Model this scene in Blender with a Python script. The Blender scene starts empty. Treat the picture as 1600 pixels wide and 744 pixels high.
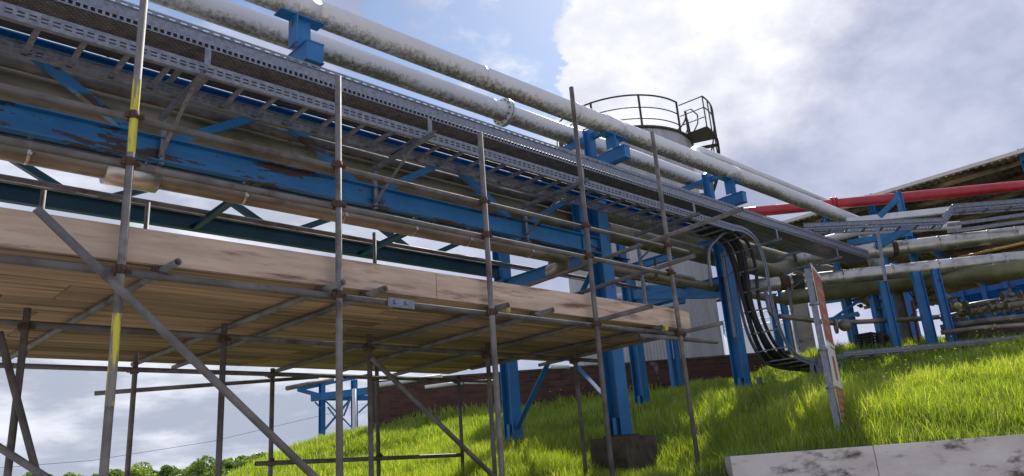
import bpy, math, random
import numpy as np
from mathutils import Vector, Matrix
random.seed(7)
rad = math.radians
# ------------------------------------------------------------------ camera
FPX = 1174.26; H = 1.6
PT, RO, YA = 0.2999016, -0.0749569, 0.7690034
fw = Vector((math.sin(YA)*math.cos(PT), math.cos(YA)*math.cos(PT), math.sin(PT)))
r0 = Vector((math.cos(YA), -math.sin(YA), 0)); u0 = r0.cross(fw)
cr = r0*math.cos(RO)+u0*math.sin(RO); cu = -r0*math.sin(RO)+u0*math.cos(RO)
scene = bpy.context.scene
COL = scene.collection
cd = bpy.data.cameras.new('camera'); cam = bpy.data.objects.new('camera', cd); COL.objects.link(cam)
cam.matrix_world = Matrix(((cr.x, cu.x, -fw.x, 0), (cr.y, cu.y, -fw.y, 0), (cr.z, cu.z, -fw.z, H), (0, 0, 0, 1)))
cd.sensor_fit = 'HORIZONTAL'; cd.sensor_width = 36; cd.lens = FPX/1600*36
cd.clip_start = 0.05; cd.clip_end = 5000
scene.camera = cam
CP = Vector((0, 0, H))
def ray(x, y): return cr*((x-800)/FPX) - cu*((y-372)/FPX) + fw
def aty(x, y, Y): d = ray(x, y); return CP + d*(Y/d.y)
def atz(x, y, z): d = ray(x, y); return CP + d*((z-H)/d.z)
def atw(x, y, w): return CP + ray(x, y)*w

# ------------------------------------------------------------------ light
SUN_AZ, SUN_EL = rad(59), rad(42)      # azimuth from +Y towards +X
sdir = Vector((math.sin(SUN_AZ)*math.cos(SUN_EL), math.cos(SUN_AZ)*math.cos(SUN_EL), math.sin(SUN_EL)))
sl = bpy.data.lights.new('sun', 'SUN'); sl.energy = 5.0; sl.angle = rad(0.6); sl.color = (1, .95, .87)
so = bpy.data.objects.new('sun', sl); COL.objects.link(so); so.rotation_euler = (-sdir).to_track_quat('-Z', 'Y').to_euler()

world = bpy.data.worlds.new('World'); scene.world = world; world.use_nodes = True
wn = world.node_tree; wn.nodes.clear(); WL = wn.links
def N(t, **k):
    n = wn.nodes.new(t)
    for a, b in k.items(): setattr(n, a, b)
    return n
def wmath(op, a, b=None, clamp=False):
    n = N('ShaderNodeMath', operation=op, use_clamp=clamp)
    for i, v in enumerate((a, b)):
        if v is None: continue
        if isinstance(v, (int, float)): n.inputs[i].default_value = v
        else: WL.new(v, n.inputs[i])
    return n.outputs[0]
def wramp(v, lo, hi):
    n = N('ShaderNodeMapRange', interpolation_type='SMOOTHSTEP'); WL.new(v, n.inputs[0])
    n.inputs[1].default_value = lo; n.inputs[2].default_value = hi; return n.outputs[0]
tc = N('ShaderNodeTexCoord'); DIR = tc.outputs['Generated']
def toward(x, y):
    d = ray(x, y).normalized(); n = N('ShaderNodeVectorMath', operation='DOT_PRODUCT'); WL.new(DIR, n.inputs[0]); n.inputs[1].default_value = d; return n.outputs['Value']
def cosd(a): return math.cos(rad(a))
def wnoise(scale, detail, rough, off=(0, 0, 0), stretch=(1, 1, 1.6)):
    m = N('ShaderNodeMapping'); WL.new(DIR, m.inputs[0]); m.inputs['Location'].default_value = off; m.inputs['Scale'].default_value = stretch
    n = N('ShaderNodeTexNoise'); WL.new(m.outputs[0], n.inputs['Vector']); n.inputs['Scale'].default_value = scale; n.inputs['Detail'].default_value = detail; n.inputs['Roughness'].default_value = rough
    return n.outputs[0]
sky = N('ShaderNodeTexSky', sky_type='NISHITA', sun_disc=False); sky.sun_elevation = SUN_EL; sky.sun_rotation = SUN_AZ; sky.air_density = 1.0; sky.dust_density = .3; sky.ozone_density = 2
skm = N('ShaderNodeVectorMath', operation='SCALE'); WL.new(sky.outputs[0], skm.inputs[0]); skm.inputs['Scale'].default_value = 0.105
hs = N('ShaderNodeHueSaturation'); WL.new(skm.outputs[0], hs.inputs['Color']); hs.inputs['Saturation'].default_value = 1.0
# where the clear patch is, everything else is cloud
n1 = wnoise(3.2, 9, .58, (3.1, 1.7, .4)); n2 = wnoise(9, 6, .6, (0.3, 5.2, 1.4)); n3 = wnoise(1.8, 5, .5, (7.2, 3.3, 2.2))
edge = wmath('MULTIPLY', wmath('SUBTRACT', n1, .5), .034)
edge = wmath('ADD', edge, wmath('MULTIPLY', wmath('SUBTRACT', n2, .5), .016))
hole = wramp(wmath('ADD', toward(705, 10), edge), cosd(9.4), cosd(8.4))
hole2 = wramp(wmath('ADD', toward(800, 120), edge), cosd(5.0), cosd(4.2))
holeb = wramp(wmath('ADD', toward(330, -260), edge), cosd(14), cosd(10))
hole = wmath('MAXIMUM', hole, hole2); hole = wmath('MAXIMUM', hole, holeb)
wisp = wramp(n2, .50, .74)
dens = wmath('SUBTRACT', 1.0, wmath('MULTIPLY', hole, wmath('SUBTRACT', 1.0, wmath('MULTIPLY', wisp, .8))))
# cloud body: white near the sun side, blue grey where thick
shade = wmath('ADD', wmath('MULTIPLY', n1, .75), wmath('MULTIPLY', n3, .5))
bright = wramp(wmath('ADD', shade, wmath('MULTIPLY', wmath('SUBTRACT', n2, .5), .35)), .50, .82)
cm = N('ShaderNodeMix', data_type='RGBA'); WL.new(bright, cm.inputs['Factor']); cm.inputs['A'].default_value = (.31, .345, .49, 1); cm.inputs['B'].default_value = (.53, .56, .70, 1)
g1 = wramp(wmath('ADD', toward(1000, -60), wmath('MULTIPLY', edge, 1.0)), cosd(19), cosd(6))
g2 = wramp(wmath('ADD', toward(250, 430), edge), cosd(27), cosd(5))
gm = N('ShaderNodeMix', data_type='RGBA'); WL.new(wmath('MULTIPLY', g1, .95), gm.inputs['Factor']); WL.new(cm.outputs['Result'], gm.inputs['A']); wc = N('ShaderNodeMix', data_type='RGBA'); WL.new(wramp(wmath('ADD', wmath('MULTIPLY', n1, .6), wmath('MULTIPLY', n2, .4)), .38, .60), wc.inputs['Factor']); wc.inputs['A'].default_value = (.70, .71, .78, 1); wc.inputs['B'].default_value = (.98, .98, 1.0, 1)
WL.new(wc.outputs['Result'], gm.inputs['B'])
low = wramp(toward(250, 620), cosd(24), cosd(10)); n4 = wnoise(5.5, 8, .6, (2.2, .7, 3.1), (1, 1, 3.2)); lc = wramp(n4, .40, .66)
lm = N('ShaderNodeMix', data_type='RGBA'); WL.new(lc, lm.inputs['Factor']); lm.inputs['A'].default_value = (.27, .315, .41, 1); lm.inputs['B'].default_value = (.76, .78, .85, 1)
lx = N('ShaderNodeMix', data_type='RGBA'); WL.new(wmath('MULTIPLY', low, .85), lx.inputs['Factor']); WL.new(gm.outputs['Result'], lx.inputs['A']); WL.new(lm.outputs['Result'], lx.inputs['B']); gm = lx; gm2 = N('ShaderNodeMix', data_type='RGBA')
WL.new(wmath('MULTIPLY', g2, .15), gm2.inputs['Factor']); WL.new(lx.outputs['Result'], gm2.inputs['A']); gm2.inputs['B'].default_value = (.98, .98, 1.05, 1)
fin = N('ShaderNodeMix', data_type='RGBA'); WL.new(dens, fin.inputs['Factor']); WL.new(hs.outputs[0], fin.inputs['A']); WL.new(gm2.outputs['Result'], fin.inputs['B'])
bg = N('ShaderNodeBackground'); WL.new(fin.outputs['Result'], bg.inputs[0]); bg.inputs[1].default_value = 1.0
wo = N('ShaderNodeOutputWorld'); WL.new(bg.outputs[0], wo.inputs[0])
scene.view_settings.view_transform = 'Standard'; scene.view_settings.look = 'None'
scene.view_settings.exposure = 0.32; scene.view_settings.gamma = 1
scene.render.engine = 'CYCLES'
scene.cycles.max_bounces = 8; scene.cycles.transparent_max_bounces = 16
scene.cycles.use_denoising = True

# ------------------------------------------------------------------ materials
def mat(name, c1, c2=None, scale=6, rough=.6, metal=0.0, bump=0.0, c3=None, s3=3, t3=(.55, .62), stretch=(1, 1, 1), detail=6, lo=.35, hi=.65, spec=.5, rough2=None, bscale=None, coords='Object', dist=.01):
    m = bpy.data.materials.new(name); m.use_nodes = True; nt = m.node_tree; L = nt.links
    b = nt.nodes['Principled BSDF']; b.inputs['Roughness'].default_value = rough; b.inputs['Metallic'].default_value = metal
    b.inputs['Specular IOR Level'].default_value = spec
    t = nt.nodes.new('ShaderNodeTexCoord'); mp = nt.nodes.new('ShaderNodeMapping'); L.new(t.outputs[coords], mp.inputs[0]); mp.inputs['Scale'].default_value = stretch
    no = nt.nodes.new('ShaderNodeTexNoise'); no.inputs['Scale'].default_value = scale; no.inputs['Detail'].default_value = detail; no.inputs['Roughness'].default_value = .6; L.new(mp.outputs[0], no.inputs['Vector'])
    mr = nt.nodes.new('ShaderNodeMapRange'); L.new(no.outputs[0], mr.inputs[0]); mr.inputs[1].default_value = lo; mr.inputs[2].default_value = hi
    mx = nt.nodes.new('ShaderNodeMix'); mx.data_type = 'RGBA'; L.new(mr.outputs[0], mx.inputs['Factor'])
    mx.inputs['A'].default_value = (*c1, 1); mx.inputs['B'].default_value = (*(c2 or [min(1, x*1.35) for x in c1]), 1)
    out = mx.outputs['Result']
    if c3:
        n3 = nt.nodes.new('ShaderNodeTexNoise'); n3.inputs['Scale'].default_value = s3; n3.inputs['Detail'].default_value = 8; n3.inputs['Roughness'].default_value = .65; L.new(mp.outputs[0], n3.inputs['Vector'])
        r3 = nt.nodes.new('ShaderNodeMapRange'); L.new(n3.outputs[0], r3.inputs[0]); r3.inputs[1].default_value = t3[0]; r3.inputs[2].default_value = t3[1]
        m3 = nt.nodes.new('ShaderNodeMix'); m3.data_type = 'RGBA'; L.new(r3.outputs[0], m3.inputs['Factor']); L.new(out, m3.inputs['A']); m3.inputs['B'].default_value = (*c3, 1); out = m3.outputs['Result']
    L.new(out, b.inputs['Base Color'])
    if rough2 is not None:
        rr = nt.nodes.new('ShaderNodeMapRange'); L.new(no.outputs[0], rr.inputs[0]); rr.inputs[1].default_value = lo; rr.inputs[2].default_value = hi; rr.inputs[3].default_value = rough; rr.inputs[4].default_value = rough2; L.new(rr.outputs[0], b.inputs['Roughness'])
    if bump:
        nb = nt.nodes.new('ShaderNodeTexNoise'); nb.inputs['Scale'].default_value = bscale or scale*3; nb.inputs['Detail'].default_value = 5; L.new(mp.outputs[0], nb.inputs['Vector'])
        bp = nt.nodes.new('ShaderNodeBump'); bp.inputs['Strength'].default_value = bump; bp.inputs['Distance'].default_value = dist; L.new(nb.outputs[0], bp.inputs['Height']); L.new(bp.outputs[0], b.inputs['Normal'])
    m['mix'] = 1
    return m
M = {}
M['galv'] = mat('scaffold_steel', (.10, .092, .088), (.21, .197, .187), 5, .62, .2, .35, c3=(.085, .055, .042), s3=3.5, t3=(.54, .68), rough2=.75)
M['galvnew'] = mat('galvanised', (.15, .165, .20), (.26, .28, .33), 22, .42, .55, .15, rough2=.55)
M['rust'] = mat('rusty_coupler', (.05, .028, .022), (.12, .065, .045), 40, .8, .2, .5)
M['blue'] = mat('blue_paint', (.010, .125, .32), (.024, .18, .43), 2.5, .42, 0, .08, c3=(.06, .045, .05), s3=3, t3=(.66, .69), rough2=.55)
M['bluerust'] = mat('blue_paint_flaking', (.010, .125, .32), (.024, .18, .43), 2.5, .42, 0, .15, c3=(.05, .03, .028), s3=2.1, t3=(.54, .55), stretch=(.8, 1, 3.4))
M['blueshade'] = mat('shaded_blue_paint', (.006, .05, .085), (.012, .08, .12), 2.5, .5, 0, .08)  # the blue paint darkened: shade on the back girder put into the colour
M['red'] = mat('red_paint', (.34, .018, .028), (.46, .035, .045), 3, .35, 0, .05, c3=(.25, .1, .08), s3=6, t3=(.64, .7))
M['clad'] = mat('aluminium_cladding', (.36, .35, .32), (.56, .55, .52), 2.5, .30, .8, .12, c3=(.15, .13, .08), s3=2.2, t3=(.54, .72), stretch=(.7, 1.5, 1.5), rough2=.5)
M['cladold'] = mat('dull_cladding', (.17, .15, .11), (.30, .27, .215), 2.2, .5, .35, .15, c3=(.10, .10, .04), s3=1.6, t3=(.42, .62), stretch=(.5, 1.5, 1.5))
M['mossclad'] = mat('mossy_cladding', (.10, .10, .04), (.19, .18, .09), 2.2, .5, .3, .15)
M['cladbrown'] = mat('weathered_cladding', (.15, .13, .105), (.30, .265, .22), 2.4, .42, .5, .15, c3=(.09, .07, .05), s3=3, t3=(.5, .66), stretch=(.5, 1.5, 1.5))
M['lettering'] = mat('faded_lettering', (.34, .24, .19), (.44, .34, .29), 9, .5)
M['shiny'] = mat('bright_cladding', (.42, .40, .37), (.58, .56, .53), 3, .35, .8, .1)
M['dark'] = mat('dark_steel', (.03, .028, .028), (.07, .06, .055), 8, .6, .3, .2)
M['black'] = mat('black_cable', (.010, .010, .012), (.022, .022, .026), 8, .62, 0, .1)
M['board'] = mat('scaffold_board', (.27, .165, .09), (.47, .31, .19), 5, .8, 0, .5, c3=(.12, .075, .045), s3=3, t3=(.50, .66), stretch=(.14, 3.5, 3.5), lo=.3, hi=.7)
M['toe'] = mat('pale_toe_board', (.34, .245, .18), (.55, .43, .335), 2.8, .8, 0, .4, c3=(.15, .08, .055), s3=2.6, t3=(.52, .66), stretch=(.5, 5, 4.5), lo=.3, hi=.7)
M['concrete'] = mat('concrete', (.47, .43, .40), (.60, .56, .53), 2.0, .85, 0, .5, c3=(.09, .075, .06), s3=1.9, t3=(.53, .63), stretch=(1, 1, 2.4))
M['darkconc'] = mat('old_concrete', (.06, .045, .035), (.13, .10, .078), 6, .9, 0, .6, c3=(.04, .05, .02), s3=3, t3=(.5, .6), dist=.03)
M['white'] = mat('white_paint', (.62, .62, .62), (.74, .74, .74), 3, .5, 0, .1, c3=(.35, .34, .3), s3=6, t3=(.6, .7))
M['yellow'] = mat('yellow_paint', (.50, .44, .02), (.60, .52, .05), 20, .6, 0, .3, c3=(.2, .19, .17), s3=30, t3=(.47, .55), stretch=(1, 1, .12))
M['orange'] = mat('orange_sign', (.30, .065, .028), (.36, .085, .035), 3, .45)
M['signwhite'] = mat('sign_white', (.50, .49, .47), (.6, .59, .57), 3, .5)
M['roof'] = mat('roof_sheet', (.16, .11, .06), (.32, .24, .14), 3, .8, 0, .4, c3=(.05, .04, .02), s3=2.5, t3=(.45, .6), stretch=(3, .4, 1))
M['gutter'] = mat('pale_gutter', (.62, .58, .5), (.7, .66, .58), 5, .5, .1, .1)
M['cont'] = mat('blue_container', (.01, .13, .42), (.02, .18, .5), 1.5, .4)
M['bark'] = mat('bark', (.07, .05, .035), (.12, .09, .06), 10, .9, 0, .5)

def white_pipe_mat():
    m = mat('white_pipe_paint', (.58, .59, .61), (.68, .69, .71), 1.2, .38, 0, .04, stretch=(.5, 1, 1))
    nt = m.node_tree; L = nt.links; b = nt.nodes['Principled BSDF']; mx = b.inputs['Base Color'].links[0].from_socket
    # algae and soot spots that grow on the lower flank of the pipe
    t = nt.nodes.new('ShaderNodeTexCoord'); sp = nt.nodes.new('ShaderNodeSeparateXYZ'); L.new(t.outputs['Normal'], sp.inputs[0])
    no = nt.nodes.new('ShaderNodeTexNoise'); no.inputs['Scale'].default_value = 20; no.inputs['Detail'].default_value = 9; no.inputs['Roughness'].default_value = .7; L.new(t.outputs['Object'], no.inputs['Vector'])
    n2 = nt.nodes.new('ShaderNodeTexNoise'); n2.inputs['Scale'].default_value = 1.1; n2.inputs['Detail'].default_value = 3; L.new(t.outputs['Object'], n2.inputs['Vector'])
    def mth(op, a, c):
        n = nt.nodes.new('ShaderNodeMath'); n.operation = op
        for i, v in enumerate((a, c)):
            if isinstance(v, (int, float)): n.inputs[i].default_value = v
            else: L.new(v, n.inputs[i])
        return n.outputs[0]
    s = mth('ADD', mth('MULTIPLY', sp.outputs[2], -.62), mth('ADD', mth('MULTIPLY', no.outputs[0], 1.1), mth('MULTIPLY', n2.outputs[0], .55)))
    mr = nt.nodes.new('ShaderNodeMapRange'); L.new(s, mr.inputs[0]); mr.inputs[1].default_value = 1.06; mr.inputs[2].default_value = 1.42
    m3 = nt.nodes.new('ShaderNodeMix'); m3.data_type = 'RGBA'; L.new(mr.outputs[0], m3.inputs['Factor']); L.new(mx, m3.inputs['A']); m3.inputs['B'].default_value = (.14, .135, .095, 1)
    L.new(m3.outputs['Result'], b.inputs['Base Color']); return m
M['wpipe'] = white_pipe_mat()

def perf_mat():
    m = mat('perforated_tray', (.13, .13, .145), (.24, .24, .26), 14, .5, .5, .2)
    nt = m.node_tree; L = nt.links; b = nt.nodes['Principled BSDF']
    t = nt.nodes.new('ShaderNodeTexCoord'); mp = nt.nodes.new('ShaderNodeMapping'); L.new(t.outputs['Object'], mp.inputs[0]); mp.inputs['Scale'].default_value = (1, 1, 1)
    br = nt.nodes.new('ShaderNodeTexBrick'); L.new(mp.outputs[0], br.inputs['Vector']); br.inputs['Scale'].default_value = 1
    br.inputs['Brick Width'].default_value = .05; br.inputs['Row Height'].default_value = .024; br.inputs['Mortar Size'].default_value = .0075; br.inputs['Mortar Smooth'].default_value = .05; br.offset = .5
    gt = nt.nodes.new('ShaderNodeMath'); gt.operation = 'GREATER_THAN'; L.new(br.outputs['Fac'], gt.inputs[0]); gt.inputs[1].default_value = .5
    L.new(gt.outputs[0], b.inputs['Alpha']); return m
M['perf'] = perf_mat()

def brick_mat():
    m = bpy.data.materials.new('brick'); m.use_nodes = True; nt = m.node_tree; L = nt.links; b = nt.nodes['Principled BSDF']; b.inputs['Roughness'].default_value = .9
    t = nt.nodes.new('ShaderNodeTexCoord'); br = nt.nodes.new('ShaderNodeTexBrick')
    sp = nt.nodes.new('ShaderNodeSeparateXYZ'); L.new(t.outputs['Object'], sp.inputs[0]); cb = nt.nodes.new('ShaderNodeCombineXYZ'); L.new(sp.outputs[0], cb.inputs[0]); L.new(sp.outputs[2], cb.inputs[1])
    L.new(cb.outputs[0], br.inputs['Vector']); br.inputs['Scale'].default_value = 1; br.inputs['Brick Width'].default_value = .225; br.inputs['Row Height'].default_value = .075; br.inputs['Mortar Size'].default_value = .01
    br.inputs['Color1'].default_value = (.055, .022, .018, 1); br.inputs['Color2'].default_value = (.12, .045, .035, 1); br.inputs['Mortar'].default_value = (.07, .055, .045, 1)
    no = nt.nodes.new('ShaderNodeTexNoise'); no.inputs['Scale'].default_value = 2.3; no.inputs['Detail'].default_value = 8; L.new(t.outputs['Object'], no.inputs['Vector'])
    mr = nt.nodes.new('ShaderNodeMapRange'); L.new(no.outputs[0], mr.inputs[0]); mr.inputs[1].default_value = .66; mr.inputs[2].default_value = .74
    mx = nt.nodes.new('ShaderNodeMix'); mx.data_type = 'RGBA'; L.new(mr.outputs[0], mx.inputs['Factor']); L.new(br.outputs[0], mx.inputs['A']); mx.inputs['B'].default_value = (.3, .27, .24, 1)
    L.new(mx.outputs['Result'], b.inputs['Base Color'])
    bp = nt.nodes.new('ShaderNodeBump'); bp.inputs['Strength'].default_value = .6; bp.inputs['Distance'].default_value = .01; bp.invert = True; L.new(br.outputs['Fac'], bp.inputs['Height']); L.new(bp.outputs[0], b.inputs['Normal'])
    return m
M['brick'] = brick_mat()

def leaf_mat(name, hue, trans=.45):
    m = bpy.data.materials.new(name); m.use_nodes = True; nt = m.node_tree; L = nt.links; nt.nodes.clear()
    at = nt.nodes.new('ShaderNodeAttribute'); at.attribute_name = 'tint'
    cr_ = nt.nodes.new('ShaderNodeValToRGB'); L.new(at.outputs['Fac'], cr_.inputs[0]); e = cr_.color_ramp.elements
    for i, (p_, c) in enumerate(hue):
        if i > 1: el = e.new(p_)
        else: el = e[i]; el.position = p_
        el.color = (*c, 1)
    d = nt.nodes.new('ShaderNodeBsdfDiffuse'); tr = nt.nodes.new('ShaderNodeBsdfTranslucent'); gl = nt.nodes.new('ShaderNodeBsdfGlossy'); gl.inputs['Roughness'].default_value = .38
    L.new(cr_.outputs[0], d.inputs[0])
    sc = nt.nodes.new('ShaderNodeMix'); sc.data_type = 'RGBA'; sc.blend_type = 'MULTIPLY'; sc.inputs['Factor'].default_value = 1; L.new(cr_.outputs[0], sc.inputs['A']); sc.inputs['B'].default_value = (1.3, 1.22, .5, 1); L.new(sc.outputs['Result'], tr.inputs[0])
    a = nt.nodes.new('ShaderNodeMixShader'); a.inputs[0].default_value = trans; L.new(d.outputs[0], a.inputs[1]); L.new(tr.outputs[0], a.inputs[2])
    b2 = nt.nodes.new('ShaderNodeMixShader'); b2.inputs[0].default_value = .06; L.new(a.outputs[0], b2.inputs[1]); L.new(gl.outputs[0], b2.inputs[2])
    o = nt.nodes.new('ShaderNodeOutputMaterial'); L.new(b2.outputs[0], o.inputs[0]); return m
M['grass'] = leaf_mat('grass_blades', [(0, (.13, .20, .018)), (.35, (.24, .36, .03)), (.75, (.37, .50, .05)), (1, (.56, .54, .22))], .62)
M['leaf'] = leaf_mat('tree_leaves', [(0, (.08, .15, .03)), (.5, (.19, .30, .06)), (1, (.34, .44, .12))], .45)
M['flower'] = mat('buttercup', (.75, .50, .02), (.8, .6, .03), 5, .5)

# ------------------------------------------------------------------ mesh helpers
class MB:
    def __init__(s): s.v = []; s.f = []; s.sm = []
    def box(s, a, b):
        a, b = [min(p, q) for p, q in zip(a, b)], [max(p, q) for p, q in zip(a, b)]
        i = len(s.v); s.v += [(x, y, z) for z in (a[2], b[2]) for y in (a[1], b[1]) for x in (a[0], b[0])]
        s.f += [[i+k for k in q] for q in ((0, 2, 3, 1), (4, 5, 7, 6), (0, 1, 5, 4), (2, 6, 7, 3), (0, 4, 6, 2), (1, 3, 7, 5))]; s.sm += [0]*6; return s
    def bar(s, p, q, w, h, up=(0, 0, 1)):
        p, q = Vector(p), Vector(q); d = (q-p).normalized(); up = Vector(up)
        if abs(d.dot(up)) > .98: up = Vector((1, 0, 0))
        sd = d.cross(up).normalized(); up = sd.cross(d).normalized(); i = len(s.v)
        for c in (p, q):
            for a, b in ((-1, -1), (1, -1), (1, 1), (-1, 1)): s.v.append(tuple(c+sd*(a*w/2)+up*(b*h/2)))
        s.f += [[i+k for k in q_] for q_ in ((0, 3, 2, 1), (4, 5, 6, 7), (0, 1, 5, 4), (1, 2, 6, 5), (2, 3, 7, 6), (3, 0, 4, 7))]; s.sm += [0]*6; return s
    def prof(s, p, q, pts, up=(0, 0, 1)):      # extrude closed profile pts (side, up) from p to q
        p, q = Vector(p), Vector(q); d = (q-p).normalized(); up = Vector(up)
        if abs(d.dot(up)) > .98: up = Vector((0, 1, 0))
        sd = d.cross(up).normalized(); up = sd.cross(d).normalized(); i = len(s.v); n = len(pts)
        for c in (p, q):
            for a, b in pts: s.v.append(tuple(c+sd*a+up*b))
        for k in range(n): s.f.append([i+k, i+(k+1) % n, i+n+(k+1) % n, i+n+k]); s.sm.append(0)
        s.f.append([i+k for k in range(n)][::-1]); s.f.append([i+n+k for k in range(n)]); s.sm += [0, 0]; return s
    def tube(s, pts, r, n=12, cap=True, rs=None, close=False):
        pts = [Vector(p) for p in pts]; m = len(pts); i0 = len(s.v); ref = None
        for k, p in enumerate(pts):
            if close: d = (pts[(k+1) % m]-pts[k-1]).normalized()
            else: d = (pts[min(k+1, m-1)]-pts[max(k-1, 0)]).normalized()
            if ref is None:
                ref = Vector((0, 0, 1)) if abs(d.z) < .9 else Vector((1, 0, 0))
            a = (ref-d*ref.dot(d)).normalized(); b = d.cross(a); ref = a
            rr = rs[k] if rs else r
            for j in range(n):
                t = 2*math.pi*j/n; s.v.append(tuple(p+a*(rr*math.cos(t))+b*(rr*math.sin(t))))
        for k in range(m if close else m-1):
            for j in range(n):
                A = i0+k*n; B = i0+((k+1) % m)*n
                s.f.append([A+j, A+(j+1) % n, B+(j+1) % n, B+j]); s.sm.append(1)
        if cap and not close:
            s.f.append([i0+j for j in range(n)][::-1]); s.f.append([i0+(m-1)*n+j for j in range(n)]); s.sm += [0, 0]
        return s
    def pipe(s, p, q, ro, ri, n=14):          # open ended hollow tube, scaffold style
        p, q = Vector(p), Vector(q); d = (q-p).normalized(); ref = Vector((0, 0, 1)) if abs(d.z) < .9 else Vector((1, 0, 0))
        a = (ref-d*ref.dot(d)).normalized(); b = d.cross(a); i0 = len(s.v)
        for c, r in ((p, ri), (p, ro), (q, ro), (q, ri)):
            for j in range(n):
                t = 2*math.pi*j/n; s.v.append(tuple(c+a*(r*math.cos(t))+b*(r*math.sin(t))))
        for k in range(4):
            A = i0+k*n; B = i0+((k+1) % 4)*n
            for j in range(n): s.f.append([A+j, A+(j+1) % n, B+(j+1) % n, B+j]); s.sm.append(1 if k in (1, 3) else 0)
        return s
    def ball(s, c, r, n=10):
        i0 = len(s.v); c = Vector(c); r = r if isinstance(r, (tuple, list)) else (r, r, r)
        for k in range(1, n):
            ph = math.pi*k/n
            for j in range(n*2):
                t = math.pi*j/n; s.v.append((c.x+r[0]*math.sin(ph)*math.cos(t), c.y+r[1]*math.sin(ph)*math.sin(t), c.z+r[2]*math.cos(ph)))
        m = n*2
        for k in range(n-2):
            for j in range(m): s.f.append([i0+k*m+j, i0+k*m+(j+1) % m, i0+(k+1)*m+(j+1) % m, i0+(k+1)*m+j]); s.sm.append(1)
        s.f.append([i0+j for j in range(m)]); s.f.append([i0+(n-2)*m+j for j in range(m)][::-1]); s.sm += [1, 1]; return s
    def build(s, name, m, parent=None, loc=None, mesh_only=False):
        me = bpy.data.meshes.new(name); me.from_pydata(s.v, [], s.f); me.polygons.foreach_set('use_smooth', [bool(x) for x in s.sm])
        me.materials.append(M[m] if isinstance(m, str) else m)
        import bmesh
        bm = bmesh.new(); bm.from_mesh(me); bmesh.ops.recalc_face_normals(bm, faces=bm.faces); bm.to_mesh(me); bm.free()
        if mesh_only: return me
        o = bpy.data.objects.new(name, me); COL.objects.link(o)
        if parent is not None: o.parent = parent
        return o
def tag(o, label=None, cat=None, group=None, kind=None):
    if label: o['label'] = label
    if cat: o['category'] = cat
    if group: o['group'] = group
    if kind: o['kind'] = kind
    return o
def empty(name, label, cat, loc=(0, 0, 0), group=None):
    o = bpy.data.objects.new(name, None); o.empty_display_size = .2; COL.objects.link(o); tag(o, label, cat, group)
    return o
def kid(me_obj, parent, name=None, M4=None):
    o = me_obj.copy(); COL.objects.link(o); o.parent = parent
    if M4 is not None: o.matrix_local = M4
    if name: o.name = name
    return o
def isec(b, h, tf, tw):      # I/H profile: width b, depth h
    return [(-b/2, -h/2), (b/2, -h/2), (b/2, -h/2+tf), (tw/2, -h/2+tf), (tw/2, h/2-tf), (b/2, h/2-tf), (b/2, h/2), (-b/2, h/2), (-b/2, h/2-tf), (-tw/2, h/2-tf), (-tw/2, -h/2+tf), (-b/2, -h/2+tf)]
def csec(b, h, t, sgn=1):    # channel, web at one side
    return [(0, -h/2), (sgn*b, -h/2), (sgn*b, -h/2+t), (sgn*t, -h/2+t), (sgn*t, h/2-t), (sgn*b, h/2-t), (sgn*b, h/2), (0, h/2)]
def smooth_path(pts, rb=.35, n=7):
    pts = [Vector(p) for p in pts]; out = [pts[0]]
    for k in range(1, len(pts)-1):
        a, p, b = pts[k-1], pts[k], pts[k+1]; r = min(rb, (a-p).length*.48, (b-p).length*.48)
        s_ = p+(a-p).normalized()*r; e_ = p+(b-p).normalized()*r
        for j in range(n+1):
            t = j/n; out.append(s_*(1-t)**2+p*2*t*(1-t)+e_*t*t)
    out.append(pts[-1]); return out
def seg(p, q, n):
    p, q = Vector(p), Vector(q); return [p.lerp(q, k/n) for k in range(n+1)]

# ------------------------------------------------------------------ terrain
def horiz(x): return 796.2-.0750*x
CT = []
def gp(x, y, w): p = atw(x, y, w); CT.append((p.x, p.y, p.z))
for a in ((650, 744, 10.5), (650, 700, 13.5), (600, 672, 16.6), (780, 744, 9.0), (700, 654, 16.7), (860, 638, 16.6), (780, 646, 16.7), (1130, 613, 16.2), (1040, 622, 16.4), (950, 631, 16.5), (560, 672, 17), (500, 690, 17), (450, 707, 17), (400, 738, 17),
          (1320, 573, 13.2), (1400, 566, 12.7), (1500, 556, 12.2), (1600, 541, 11.7), (1200, 604, 13.5), (1260, 594, 13.4), (1500, 600, 9.3), (1400, 640, 8.4), (1300, 640, 9.2), (1230, 660, 9), (900, 740, 9.0), (960, 744, 8.8), (560, 744, 12)): gp(*a)
CT += [(8.1, 6.57, 1.5), (7.7, 6.1, 1.36), (8.4, 7.4, 1.85), (8.1, 8.66, 1.98), (11.4, 6.57, 2.58), (11.4, 8.66, 2.52), (9.5, 6.6, 2.1), (9.6, 8.7, 2.25), (6.9, 5.2, 1.3), (7.6, 4.3, 1.42), (5.3, 5.5, .75), (5.3, 7.7, 1.2), (3.5, 7.7, .8), (3.6, 5.4, .25), (4.6, 4.2, .25), (2, 4.6, 0), (1, 7, .1),
       (0, 0, 0), (3, 2, 0), (4.6, 3, 0), (-4, 4, 0), (0, 10, .2), (3, 12, .9), (6, 14, 1.7), (4, 18, .6), (8, 20, 1.3), (10, 26, .8), (0, 20, 0), (-10, 10, 0), (16, 16, 3.1), (20, 14, 3.4), (20, 10, 3.4), (22, 4, 3.3), (18, 2, 3.25), (16, 3, 3.2),
       (14, 6.5, 3.25), (13.4, 9, 2.95), (30, 10, 3.2), (40, 20, 2.5), (30, -6, 3.2), (20, 30, 1), (-10, -10, 0), (5, -8, 0), (14, 20, 2)]
W0 = atw(1141, 713, 7.0); W0.z = 1.585; WD = Vector((.707, -.707, 0)); WN = Vector((.707, .707, 0))   # retaining wall
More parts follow.
